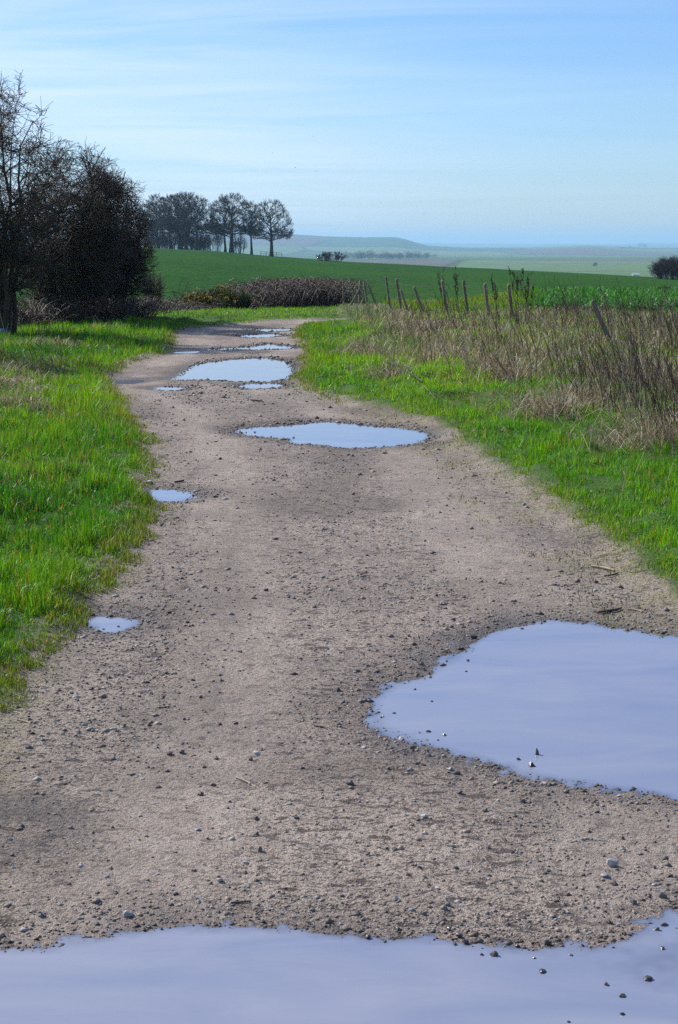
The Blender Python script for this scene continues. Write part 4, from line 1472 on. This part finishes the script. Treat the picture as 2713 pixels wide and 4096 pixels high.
def build_stems():
    x, y = cloud(26000, 13, 58, 0.225)
    dr = sdf(x, y, DRYP)
    dn = fbm(x * 0.75 + 4, y * 0.4, 121, 3)
    t = x / y
    pr = sstep(0.1, -0.7, dr) * (0.15 + 0.6 * sstep(-0.15, 0.35, dn) + 0.55 * sstep(0.08, 0.18, t))
    k = (rng.random(len(x)) < pr * 0.40) & (x > 0)
    x, y = x[k], y[k]
    k2 = ~((x > 3.2) & (x < 4.7) & (y > 20.5) & (y < 28.2) & (rng.random(len(x)) < 0.85))
    x, y = x[k2], y[k2]
    xl, yl = cloud(700, 22, 33, 0.21)
    kl = (xl < -0.155 * yl); xl, yl = xl[kl], yl[kl]
    x = np.concatenate([x, xl]); y = np.concatenate([y, yl])
    z, ed, pd = ground_full(x, y)
    n = len(x); t = x / y
    h = (0.22 + 0.32 * rng.random(n) + 0.5 * rng.random(n) * (rng.random(n) < 0.2)) * (0.85 + 0.35 * sstep(0.05, 0.19, t))
    K = 5
    s = np.linspace(0, 1, K)[None, :]
    lx = rng.normal(-0.22, 0.17, n); ly = rng.normal(0.0, 0.2, n)
    bend = rng.normal(0, 0.12, n)
    P = np.stack([x[:, None] + h[:, None] * (lx[:, None] * s + bend[:, None] * s * s), y[:, None] + h[:, None] * ly[:, None] * s, (z - 0.02)[:, None] + h[:, None] * s * (1 - 0.06 * np.abs(lx)[:, None])], -1)
    P[:, 1:] += rng.normal(0, 0.006, P[:, 1:].shape)
    r0 = (0.0030 + 0.00007 * y) * (0.7 + 0.6 * rng.random(n))
    rad = r0[:, None] * np.linspace(1, 0.45, K)[None]
    b, rb = grow(P[::2], rad[::2], 3, 0.5, (15, 32), (0.08, 0.2), 3, 0.6, 0.2, 0.08, 0.5)
    rb = np.maximum(rb, 0.0016)
    c1 = np.array([[0.105, 0.066, 0.042]]) * (0.5 + 0.9 * rng.random((n, 1)))
    c1 = np.where(rng.random((n, 1)) < 0.3, np.array([[0.36, 0.29, 0.20]]), c1)
    V1, Q1 = tubes(P, rad, 3); V2, Q2 = tubes(b, rb, 3)
    C = np.concatenate([np.repeat(c1, K * 3, 0), np.repeat(np.array([[0.085, 0.058, 0.04]]) * (0.6 + 0.8 * rng.random((len(b), 1))), 9, 0)])
    V, Q = join([(V1, Q1), (V2, Q2)])
    tag(obj('dead_stems', mesh_from('dead_stems', V, Q, None, C), M_STEM), 'thicket of thin brown dead stems along the fence', 'dead stems', kind='stuff')


build_stems()


def build_crop():
    """broad glossy leaves at the near edge of the field"""
    n = 10500
    y = 43.5 + 24 * rng.random(n) ** 1.2
    x = 4.2 + 14 * rng.random(n)
    edge = 4.6 + 0.10 * (y - 43) + 0.5 * vnoise(y * 0.3, y * 0, 131)
    k = (x > edge) & (x < 0.235 * y) & (y > 44.5 - 0.25 * (x - 5))
    x, y = x[k], y[k]
    z = land(x, y) + 0.06
    n = len(x); m = 6
    bx = np.repeat(x, m); by = np.repeat(y, m); bz = np.repeat(z, m)
    n = len(bx)
    c = np.where(rng.random((n, 1)) < 0.5, np.array([[0.045, 0.18, 0.025]]), np.array([[0.08, 0.25, 0.035]])) * (0.6 + 0.8 * rng.random((n, 1)))
    V, Q, T, C = blades(np.stack([bx + rng.normal(0, .05, n), by + rng.normal(0, .05, n), bz], 1), rng.random(n) * 6.28, 0.20 + 0.2 * rng.random(n), 0.06 + 0.05 * rng.random(n), np.abs(rng.normal(0.8, 0.4, n)), c, 0.4)
    tag(obj('leaf_crop', mesh_from('leaf_crop', V, Q, T, C), M_CROP), 'dark glossy leafy crop at the edge of the field', 'crop', kind='stuff')
    # rank grass strip between fence and crop
    n = 26000
    y = 40 + 26 * rng.random(n); x = 1.5 + 11 * rng.random(n)
    k = (x < 5.2 + 0.10 * (y - 43)) & (x > 4.4 - 0.145 * (y - 28))
    x, y = x[k], y[k]
    z = ground_full(x, y)[0]; n = len(x)
    c = np.array([[0.16, 0.27, 0.012]]) * (0.6 + 0.7 * rng.random((n, 1)))
    V, Q, T, C = blades(np.stack([x, y, z - 0.01], 1), rng.random(n) * 6.28, 0.10 + 0.15 * rng.random(n), np.full(n, 0.014), np.abs(rng.normal(0.4, 0.3, n)), c)
    tag(obj('rank_grass', mesh_from('rank_grass', V, Q, T, C), M_GRASS), 'yellow-green grass strip between fence and crop', 'grass', kind='stuff')


build_crop()


# single tall dead plants
def seed_plant(u, y, vt, label, lean, heads=True):
    x, yy, zt = at_depth(u, vt, y)
    zg = float(ground_full(np.array([x]), np.array([y]))[0][0])
    h = zt - zg
    root = empty('dock_plant', (x - lean * h, y, zg))
    tag(root, label, 'dead plant', 'tall dead docks beside the fence')
    n = 3
    base = np.stack([rng.normal(0, .03, n), rng.normal(0, .03, n), np.full(n, -0.03)], 1)
    top = np.stack([lean * h + rng.normal(0, .07, n), rng.normal(0, .08, n), h * (0.75 + 0.25 * np.array([1, .7, .4]))], 1)
    S, sr = stems(base, top, 0.006, 0.003, 7, 0.015, 0.1)
    b, r = grow(S, sr, 7, 0.5, (15, 35), (0.10, 0.28), 4, 0.7, 0.3, 0.06, 0.5)
    V, Q = join([tubes(S, sr, 4), tubes(b, np.maximum(r, .0022), 3)])
    C = np.array([[0.06, 0.04, 0.028]]) * np.ones((len(V), 1))
    obj('stem', mesh_from('stem', V, Q, None, C), M_STEM, root)
    p, tg = sample_on(b, 0.25 + 0.75 * rng.random((len(b), 16))); p = p.reshape(-1, 3) + rng.normal(0, .008, (len(b) * 16, 3)); m = len(p)
    V, Q, T, C = blades(p, rng.random(m) * 6.28, np.full(m, 0.018), np.full(m, 0.014), rng.normal(0, .8, m), np.array([[0.05, 0.028, 0.018]]) * (0.6 + .8 * rng.random((m, 1))))
    obj('seed_head', mesh_from('seed_head', V, Q, T, C), M_STRAW, root)


for u, y, vt, ln, lab in [(2060, 34.5, 1085, -0.10, 'tallest dead dock with dark seed head against the lichened post'), (2098, 34.8, 1090, -0.05, 'dead dock with dark seed spikes just past the lichened post'), (2125, 35.2, 1125, 0.02, 'shorter dead dock furthest along from the lichened post'),
                          (1975, 36.0, 1125, -0.12, 'dead dock with dark seed head between the last two upright posts'), (1820, 40.0, 1085, -0.10, 'thin dead dock standing taller than the posts beside it'), (1765, 42.0, 1080, -0.12, 'spindly dead dock rising just before the row of evenly spaced posts')]:
    seed_plant(u, y, vt, lab, ln)

# dead umbel
x, y, zt = at_depth(2655, 1150, 27.0)
zg = float(ground_full(np.array([x]), np.array([y]))[0][0]); h = zt - zg
root = empty('umbel_plant', (x + 0.32, y, zg)); tag(root, 'dead hogweed with flat seed umbel above the leafy crop', 'dead plant')
S, sr = stems([(0, 0, -0.03)], [(-0.30, 0, h * 0.985)], 0.008, 0.004, 7, 0.01, -0.2)
a = np.arange(14) * 2.4; q = np.sqrt(np.arange(14) / 14.0)
ends = S[0, -1] + np.stack([np.cos(a) * q * 0.11, np.sin(a) * q * 0.11, 0.035 - 0.03 * q], 1)
U, ur = stems(np.repeat(S[:, -1] - np.array([[0, 0, 0.05]]), 14, 0), ends, 0.0025, 0.002, 4, 0.003)
B, br = grow(S, sr, 2, 0.45, (25, 40), (0.35, 0.55), 5, 0.7, 0.4, 0.05, 0.5)
V, Q = join([tubes(S, sr, 5), tubes(U, ur, 3), tubes(B, br, 3)])
obj('stem', mesh_from('stem', V, Q, None, np.array([[0.07, 0.05, 0.033]]) * np.ones((len(V), 1))), M_STEM, root)
p = np.repeat(ends, 9, 0) + rng.normal(0, 0.009, (126, 3))
V, Q, T, C = blades(p, rng.random(126) * 6.28, np.full(126, 0.012), np.full(126, 0.010), rng.normal(0, .8, 126), np.array([[0.06, 0.035, 0.02]]) * np.ones((126, 1)))
obj('seed_head', mesh_from('seed_head', V, Q, T, C), M_STRAW, root)

# ------------------------------------------------------------------ gravel, stones, sticks
def build_gravel():
    n = 140000
    y = 3.4 * (38 / 3.4) ** rng.random(n)
    x = (rng.random(n) * 2 - 1) * np.minimum(0.21 * y + 0.7, 2.2)
    z, ed, pd = ground_full(x, y)
    cl = fbm(x * 1.2, y * 0.8, 151, 3)
    pr = (0.16 + 0.6 * sstep(-0.05, 0.45, cl)) * (1 - 0.6 * wheel(x, y)) * sstep(30, 20, y) * (1 - 0.45 * sstep(6.5, 11, y)) + 0.9 * sstep(0.34, 0.05, pd)
    k = (ed < 0.0) & (pd > -0.07) & (rng.random(n) < pr)
    x, y, z, pd = x[k], y[k], z[k], pd[k]
    n = len(x)
    s = (0.0021 + 0.00034 * y) * (0.6 + 1.0 * rng.random(n) ** 2.5) * np.where(rng.random(n) < 0.09, 2.0, 1.0)
    O = np.array([[1, 0, 0], [0, 1, 0], [-1, 0, 0], [0, -1, 0], [0, 0, 1], [0, 0, -1]], float)
    V = O[None] * (0.65 + 0.7 * rng.random((n, 6, 1))) + rng.normal(0, 0.22, (n, 6, 3))
    V = V * s[:, None, None] * np.array([1.25, 1.25, 0.75])
    a = rng.random(n) * 6.28; ca, sa = np.cos(a)[:, None], np.sin(a)[:, None]
    V = np.stack([V[..., 0] * ca - V[..., 1] * sa, V[..., 0] * sa + V[..., 1] * ca, V[..., 2]], -1)
    V = V + np.stack([x, y, z + s * 0.12], 1)[:, None]
    F = np.array([[0, 1, 4], [1, 2, 4], [2, 3, 4], [3, 0, 4], [1, 0, 5], [2, 1, 5], [3, 2, 5], [0, 3, 5]])
    T = (np.arange(n)[:, None, None] * 6 + F[None]).reshape(-1, 3)
    c = np.array([[0.13, 0.112, 0.10]]) * (0.45 + 0.9 * rng.random((n, 1)))
    r = rng.random((n, 1))
    c = np.where(r < 0.14, np.array([[0.27, 0.265, 0.26]]) * (0.8 + 0.5 * rng.random((n, 1))), c)
    c = np.where(r > 0.68, np.array([[0.25, 0.20, 0.16]]) * (0.8 + 0.5 * rng.random((n, 1))), c)
    c = c * np.where(pd < 0.05, 0.5, 1.0)[:, None]
    tag(obj('gravel', mesh_from('gravel', V.reshape(-1, 3), None, T, np.repeat(c, 6, 0)), M_GRAVEL), 'small grit and gravel strewn over the track', 'gravel', kind='stuff')
    return n


NGV = build_gravel()


def hull_mesh(seed, n=16, flat=0.62, spike=False):
    r = random.Random(seed)
    bm = bmesh.new()
    for i in range(n):
        v = Vector((r.gauss(0, 1), r.gauss(0, 1), r.gauss(0, 1))).normalized()
        k = r.uniform(0.72, 1.08)
        v = Vector((v.x * k, v.y * k * 0.85, v.z * k * flat))
        if spike and v.z > 0: v = Vector((v.x * (1 - v.z * 0.7), v.y * (1 - v.z * 0.7), v.z * 1.6))
        bm.verts.new(v)
    ret = bmesh.ops.convex_hull(bm, input=bm.verts)
    junk = [e for e in ret['geom_interior'] if isinstance(e, bmesh.types.BMVert)]
    if junk: bmesh.ops.delete(bm, geom=junk, context='VERTS')
    me = bpy.data.meshes.new('stone'); bm.to_mesh(me); bm.free()
    return me


SHAPES = {}
for key, mat in (('dark', M_DARK), ('wet', M_WETST), ('pale', M_PALE)):
    SHAPES[key] = []
    for s in range(7):
        me = hull_mesh(100 + s, 15 + s % 4, (0.5, 0.62, 0.75)[s % 3]); me.materials.append(mat); SHAPES[key].append(me)
SPIKE = hull_mesh(55, 16, 0.9, True); SPIKE.materials.append(M_WETST)

ZA = lambda a, b: (a / 1.1615, 3100 + b / 1.1615)
ZB = lambda a, b: (1350 + a / 1.1504, 3100 + b / 1.1504)
ZC = lambda a, b: (1300 + a / 1.1097, 2300 + b / 1.1097)
ZD = lambda a, b: (a / 1.2062, 2100 + b / 1.2062)
SPOTS = []   # u, v, width px, kind
for f, lst in ((ZA, [(1375, 205, 30), (1182, 165, 26), (990, 45, 30), (932, 90, 34), (500, 392, 24), (515, 432, 26), (518, 720, 20), (500, 692, 18), (515, 75, 18), (280, 28, 22), (1060, 160, 18), (965, 297, 18), (670, 605, 16), (1385, 577, 18), (1190, 208, 34), (866, 154, 14), (30, 690, 16), (710, 382, 14), (1250, 240, 20), (1068, 120, 18)]),
               (ZB, [(1312, 300, 26), (263, 347, 40), (695, 347, 36), (403, 480, 20), (325, 465, 24), (700, 470, 28), (970, 453, 32), (1275, 503, 34), (508, 600, 36), (397, 638, 36), (856, 652, 36), (1248, 668, 38), (1045, 598, 32), (1365, 580, 34), (1495, 552, 50), (60, 50, 40), (560, 85, 40), (683, 175, 30), (346, 240, 28), (136, 130, 20), (226, 338, 22), (532, 338, 26), (136, 578, 22), (1130, 470, 28), (855, 125, 32), (972, 94, 26), (1195, 172, 34), (1195, 135, 22), (578, 228, 18), (905, 238, 22), (947, 237, 18), (1460, 428, 24), (1532, 462, 28), (345, 648, 24)]),
               (ZC, [(278, 863, 34), (75, 560, 32), (105, 935, 40), (595, 968, 36), (1208, 918, 24), (1358, 942, 22), (1205, 1050, 26), (465, 795, 26), (897, 175, 20), (565, 135, 26), (494, 100, 24), (235, 427, 26), (385, 757, 26), (100, 250, 16), (290, 365, 20), (992, 978, 22), (855, 910, 26), (1080, 50, 18), (708, 1053, 28), (15, 340, 16), (440, 845, 20), (690, 15, 14), (1105, 85, 22)]),
               (ZD, [(680, 355, 22), (790, 310, 16), (377, 617, 20), (712, 755, 28), (743, 735, 24), (930, 748, 26), (968, 838, 28), (673, 835, 24), (378, 902, 26), (313, 998, 30), (722, 978, 28), (1135, 957, 32), (1060, 967, 26), (820, 1112, 36), (877, 1105, 36), (1045, 1130, 26), (1212, 1140, 34), (1030, 1253, 32), (968, 1300, 36), (533, 1285, 18), (238, 1148, 22), (505, 683, 18), (800, 583, 24), (1075, 692, 18), (900, 620, 16), (470, 705, 22), (232, 650, 22), (1060, 805, 16), (890, 938, 20), (992, 677, 16), (1283, 320, 26), (950, 143, 20), (1048, 138, 14), (1230, 345, 14), (1495, 347, 18), (1320, 1185, 18), (1455, 540, 14)])):
    for a, b, w in lst:
        u, v = f(a, b); SPOTS.append((u, v, w / 1.15, 'dark'))
for u, v in [(828, 0)]: pass
for f, lst in ((ZB, [(403, 275, 24), (398, 203, 34), (1180, 582, 24), (1293, 678, 26), (460, 525, 26), (266, 568, 34), (117, 405, 22), (740, 123, 20)]), (ZC, [(558, 862, 40), (340, 715, 30), (438, 1080, 34)]), (ZA, [(1022, 492, 34), (922, 580, 30), (1305, 632, 22), (1365, 645, 26), (1140, 408, 34)]), (ZD, [(1240, 1105, 40)])):
    for a, b, w in lst:
        u, v = f(a, b); SPOTS.append((u, v, w / 1.15, 'pale'))
WETN = [(ZB(540, 780), 24), (ZB(588, 776), 34), (ZB(563, 750), 36), (ZB(722, 830), 44), (ZB(666, 829), 20), (ZB(828, 792), 24), (ZB(968, 782), 34), (ZB(905, 842), 20), (ZB(945, 908), 36), (ZB(1075, 830), 22), (ZB(1240, 967), 26), (ZB(1312, 1019), 36), (ZB(1428, 939), 48), (ZB(1502, 690), 40), (ZB(1470, 713), 28), (ZB(1312, 1102), 26), (ZB(140, 751), 34), (ZB(515, 719), 26), (ZB(278, 717), 24), (ZB(1128, 786), 22), (ZB(1495, 801), 28), (ZA(672, 724), 22), (ZA(1226, 688), 20), (ZA(752, 718), 18), (ZB(1270, 795), 14), (ZB(445, 760), 14), (ZB(1065, 1137), 20)]
WETR = [(ZC(918, 848), 36), (ZC(860, 819), 26), (ZC(530, 711), 26), (ZC(460, 696), 26), (ZC(502, 733), 16), (ZC(308, 614), 20), (ZC(258, 629), 14), (ZC(400, 509), 14), (ZC(475, 562), 14), (ZC(635, 381), 20), (ZC(628, 429), 14), (ZC(610, 331), 14), (ZC(660, 283), 30), (ZC(975, 208), 18), (ZC(540, 384), 16)]
WETM = [((1020, 1730), 14), ((1175, 1752), 14), ((975, 1705), 10), ((1207, 1690), 14)]
WETT = [(ZD(570, 491), 14), (ZD(500, 503), 12)]
GRP_T, GRP_W = 'loose stones on the track', 'stones standing in puddles'
NEARN = {'near': 'the broad milky puddle', 'right': 'the large oval puddle', 'middle': 'the oval pale blue puddle', 'edge': 'the small edge puddle', 'tiny': 'the tiny mossy puddle', 'big': 'the big rounded puddle', 'sliver': 'the narrow puddle', 'pale': 'the thin pale puddle', 'brown': 'the small brown puddle'}


def where_is(x, y, r, k):
    """what the stone looks like and what it lies beside"""
    X, Y = np.array([x]), np.array([y])
    size = 'larger' if r > 0.0135 else ('tiny' if r < 0.0085 else 'small')
    what = size + (' dark flint' if k == 'dark' else ' pale grey stone')
    d = {n: float(sdf(X, Y, PUDW[n])[0]) for n in NEARN}
    n = min(d, key=d.get); e = float(edge_d(X, Y)[0])
    if d[n] < 0.22: return what + ' at the rim of ' + NEARN[n]
    if e > -0.4: return what + (' by the fence-side grass' if x > 0 else ' by the hawthorn-side grass')
    if d['near'] < 0.75 and d['right'] < 1.3: return what + ' on the strip between the two largest puddles'
    if d['near'] < 1.0: return what + ' a stride beyond the broad milky puddle'
    if d['right'] < 1.0: return what + ' on the crown of the track beside the large oval puddle'
    if y < 9.5: return what + ' on worn gravel across from the large oval puddle'
    if y < 14.5: return what + ' on the open track between the tiny puddle and the edge puddle'
    return what + ' on the open track beyond the small edge puddle'


placed = []


def put_stone(u, v, w, mesh, label, group, sink=0.3, level=None, zs=1.0):
    x, y = px(u, v, 0.0 if level is None else level)
    z = float(ground_full(np.array([x]), np.array([y]))[0][0])
    r = w / F_PX * math.hypot(y, EYE) * 0.5
    if level is not None:
        z = max(z, level - r * 0.35)
    o = obj('stone', mesh, None)
    o.location = (x, y, z + r * (0.5 - sink) * zs)
    o.rotation_euler = (random.uniform(-.25, .25), random.uniform(-.25, .25), random.uniform(0, 6.28))
    o.scale = (r * random.uniform(0.9, 1.15), r * random.uniform(0.9, 1.15), r * zs * random.uniform(0.9, 1.2))
    tag(o, label, 'stone', group)
    placed.append((x, y))
    return o


u, v = ZA(592, 640)
put_stone(u, v, 52, SHAPES['pale'][1], 'flat pale stone with a dark hollow front beside the broad milky puddle', None, 0.25)
u, v = ZA(1208, 352)
put_stone(u, v, 28, SHAPES['dark'][2], 'dark upright stone on bare earth near mid track, taller than wide', None, 0.1, zs=1.5)
u, v = ZB(1258, 427)
put_stone(u, v, 54, SHAPES['pale'][5], 'biggest pale blue-grey stone on the track, right of centre', None, 0.15, zs=1.15)
u, v = ZC(943, 797)
put_stone(u, v, 26, SPIKE, 'pointed dark stone standing up in the large oval puddle', None, 0.1, WATER, 1.3)
put_stone(598, 1935, 38, SHAPES['pale'][0], 'flat grey stone slab tilted against the grass by the small edge puddle', None, 0.2)
for u, v, w, k in SPOTS:
    gx_, gy_ = px(u, v)
    put_stone(u, v, w, random.choice(SHAPES[k]), where_is(gx_, gy_, w / F_PX * math.hypot(gy_, EYE) * 0.5, k), GRP_T, random.uniform(0.1, 0.35))
for lst, lab in ((WETN, 'dark wet stone breaking the surface of the broad milky puddle'), (WETR, 'dark wet stone breaking the surface of the large oval puddle'), (WETM, 'dark stone in the shallow end of the oval pale blue puddle'), (WETT, 'dark stone in the tiny mossy puddle')):
    for (u, v), w in lst:
        put_stone(u, v, w, random.choice(SHAPES['wet']), lab, GRP_W, 0.1, WATER, 1.1)
cnt = len(placed)
tries = 0
while len(placed) < 300 and tries < 6000:
    tries += 1
    y = 4.2 * (26 / 4.2) ** random.random(); x = random.uniform(-0.2, 0.2) * y
    ed = edge_d(np.array([x]), np.array([y]))[0]; pdv = puddle_d(np.array([x]), np.array([y]))[0]
    if ed > -0.02 or pdv < 0.03: continue
    if min((x - a) ** 2 + (y - b) ** 2 for a, b in placed) < 0.004: continue
    pu = CX + x / y * F_PX * 1.0
    k = 'dark' if random.random() < 0.8 else 'pale'
    zz = float(ground_full(np.array([x]), np.array([y]))[0][0])
    r = random.uniform(0.006, 0.010) + 0.0004 * y
    o = obj('stone', random.choice(SHAPES[k]), None)
    o.location = (x, y, zz + r * 0.2); o.rotation_euler = (0, 0, random.uniform(0, 6.28)); o.scale = (r, r, r)
    tag(o, where_is(x, y, r, k), 'stone', GRP_T)
    placed.append((x, y))


def stick(u, v, u2, v2, r, mat, label, bend=0.02, group=None):
    x, y = px(u, v); x2, y2 = px(u2, v2)
    if math.hypot(x2 - x, y2 - y) > 1.2:
        k = 1.2 / math.hypot(x2 - x, y2 - y); x2, y2 = x + (x2 - x) * k, y + (y2 - y) * k
    m = ((x + x2) / 2, (y + y2) / 2)
    K = 6
    P = []
    for s in np.linspace(0, 1, K):
        a, b = x + (x2 - x) * s, y + (y2 - y) * s
        z = float(ground_full(np.array([a]), np.array([b]))[0][0])
        P.append((a - m[0] + bend * math.sin(s * 3), b - m[1], z + r * 1.2))
    z0 = min(p[2] for p in P)
    zline = np.linspace(P[0][2], P[-1][2], K)
    zl = zline + max(0, max(P[i][2] - zline[i] for i in range(K)))
    P = np.array([[(p[0], p[1], zl[i] - z0) for i, p in enumerate(P)]])
    V, Q = tubes(P, r * np.array([[0.9, 1.0, 1.1, 1.0, 0.85, 0.6]]), 6)
    o = obj('stick', mesh_from('stick', V, Q, smooth=True), mat, None, (m[0], m[1], z0))
    tag(o, label, 'stick', group)


GS = 'twigs and straws fallen on the track'
stick(2366, 2272, 2455, 2292, 0.007, M_STICK, 'thickest pale straw stick lying at the right grass edge')
stick(2418, 2312, 2470, 2302, 0.005, M_DSTICK, 'dark twig beside the thickest pale straw stick')
stick(2395, 2452, 2485, 2437, 0.006, M_DSTICK, 'dark stick lying by the far rim of the large oval puddle')
stick(2510, 2440, 2565, 2450, 0.004, M_STICK, 'pale straw beside the dark stick at the large puddle')
for (a, b), (c, d), m in [(ZD(460, 335), ZD(522, 340), M_DSTICK), (ZD(765, 888), ZD(818, 884), M_DSTICK), (ZD(1515, 972), ZD(1567, 978), M_DSTICK), (ZA(1075, 588), ZA(1165, 582), M_DSTICK), (ZD(80, 948), ZD(148, 972), M_STICK), (ZA(1095, 15), ZA(1185, 62), M_STICK), (ZC(390, 258), ZC(412, 285), M_STICK), (ZC(1205, 170), ZC(1310, 150), M_DSTICK), (ZC(1340, 152), ZC(1420, 165), M_STICK), (ZD(545, 312), ZD(588, 330), M_STICK)]:
    stick(a, b, c, d, 0.0026, m, 'thin pale straw lying on the track' if m is M_STICK else 'thin dark twig lying on the track', 0.008, GS)
stick(1005, 1607, 1045, 1612, 0.014, M_DSTICK, 'dark stick on the track before the big rounded puddle')
stick(700, 1935, 735, 1928, 0.008, M_DSTICK, 'dark twig beside the flat slab at the edge puddle')

# fallen branches in the right verge
for (u, v, u2, v2, h, lab) in [(1530, 1380, 1690, 1560, 0.18, 'long bare branch fallen across the green right verge'), (1470, 1500, 1680, 1545, 0.05, 'thin dark branch curved along the right verge grass'), (1360, 1240, 1425, 1395, 0.35, 'long thin briar leaning over the right verge')]:
    x, y = px(u, v, h); x2, y2 = px(u2, v2, 0.05)
    zz, zz2 = float(ground_full(np.array([x]), np.array([y]))[0][0]) + h, float(ground_full(np.array([x2]), np.array([y2]))[0][0]) + 0.03
    L = math.hypot(x - x2, y - y2)
    if L > 1.8: k = 1.8 / L; y = y2 + (y - y2) * k
    root = empty('fallen_branch', (x2, y2, zz2)); tag(root, lab, 'branch')
    S, sr = stems([(0, 0, 0)], [(x - x2, y - y2, zz - zz2)], 0.011, 0.004, 8, 0.02, 0.15)
    b, r = grow(S, sr, 7, 0.35, (20, 50), (0.12, 0.35), 4, 0.6, 0.05, 0.12, 0.5)
    V, Q = tubes(S, sr, 5); obj('stem', mesh_from('stem', V, Q), M_THORN, root)
    V, Q = tubes(b, np.maximum(r, 0.003), 3); obj('twigs', mesh_from('twigs', V, Q), M_TWIG, root)

# litter under the tall hawthorn
x, y = px(16, 1372)
bm = bmesh.new(); bmesh.ops.create_icosphere(bm, subdivisions=2, radius=0.07)
for v in bm.verts:
    v.co = Vector((v.co.x * 1.2, v.co.y * 0.9, v.co.z * 0.7)) * (1 + 0.25 * random.uniform(-1, 1))
me = bpy.data.meshes.new('plastic_scrap'); bm.to_mesh(me); bm.free()
tag(obj('plastic_scrap', me, M_BLUE, None, (x, y, float(ground_full(np.array([x]), np.array([y]))[0][0]) + 0.06)), 'crumpled blue plastic scrap at the foot of the tall hawthorn', 'litter')


# ------------------------------------------------------------------ birds
def bird_mesh():
    V = [(0, 0.22, 0), (0.035, 0.08, 0.02), (-0.035, 0.08, 0.02), (0.04, -0.08, 0.0), (-0.04, -0.08, 0), (0, -0.3, 0.0), (0.07, -0.34, 0), (-0.07, -0.34, 0), (0, 0.05, -0.05),
         (0.22, 0.07, 0.09), (0.24, -0.06, 0.08), (0.48, -0.02, 0.05), (0.46, -0.1, 0.05), (-0.22, 0.07, 0.09), (-0.24, -0.06, 0.08), (-0.48, -0.02, 0.05), (-0.46, -0.1, 0.05), (0, -0.1, -0.04), (0.0, 0.0, 0.045)]
    Fb = [(0, 1, 18, 2), (18, 1, 3), (18, 2, 4), (18, 3, 5, 4), (0, 8, 1), (0, 2, 8), (1, 8, 17, 3), (2, 4, 17, 8), (3, 17, 5), (4, 5, 17), (5, 3, 6), (5, 7, 4)]
    Fw = [(1, 9, 10, 3), (9, 11, 12, 10), (2, 4, 14, 13), (13, 14, 16, 15)]
    a = bpy.data.meshes.new('body'); a.from_pydata(V, [], Fb)
    b = bpy.data.meshes.new('wings'); b.from_pydata(V[:19], [], Fw)
    for m in (a, b): m.materials.append(M_BIRD)
    return a, b


BB, BW = bird_mesh()
for i, (u, v, y) in enumerate([(1253, 545, 520), (1090, 611, 560), (1181, 670, 540), (1682, 806, 620), (1820, 853, 640), (1697, 854, 700), (1266, 684, 700), (1080, 590, 700)]):
    x, yy, z = at_depth(u, v, y)
    root = empty('bird', (x, yy, z)); root.rotation_euler = (R(random.uniform(-20, 20)), R(random.uniform(-35, 35)), random.uniform(0, 6.28))
    tag(root, 'tiny dark bird gliding in the open sky', 'bird', 'birds circling over the downs')
    obj('body', BB, None, root); obj('wings', BW, None, root)

# ------------------------------------------------------------------ haze
bm = bmesh.new(); bmesh.ops.create_cube(bm, size=1)
for v in bm.verts: v.co = Vector((v.co.x * 30000, 13400 + v.co.y * 27000, -36 + (v.co.z + 0.5) * 150))
me = bpy.data.meshes.new('haze'); bm.to_mesh(me); bm.free()
m = bpy.data.materials.new('haze_air'); m.use_nodes = True; nt = m.node_tree; nt.nodes.clear()
pv = nt.nodes.new('ShaderNodeVolumePrincipled')
pv.inputs['Color'].default_value = (0.44, 0.72, 1.0, 1)
pv.inputs['Density'].default_value = 0.0001
pv.inputs['Anisotropy'].default_value = 0.2
o = nt.nodes.new('ShaderNodeOutputMaterial'); nt.links.new(pv.outputs[0], o.inputs['Volume'])
m.cycles.volume_sampling = 'DISTANCE'
m.cycles.homogeneous_volume = True
tag(obj('haze', me, m), kind='stuff')
print('counts', NG, NS, NGV, cnt, len(placed), 'tris', sum(len(me.loops) - 2 * len(me.polygons) for me in bpy.data.meshes))
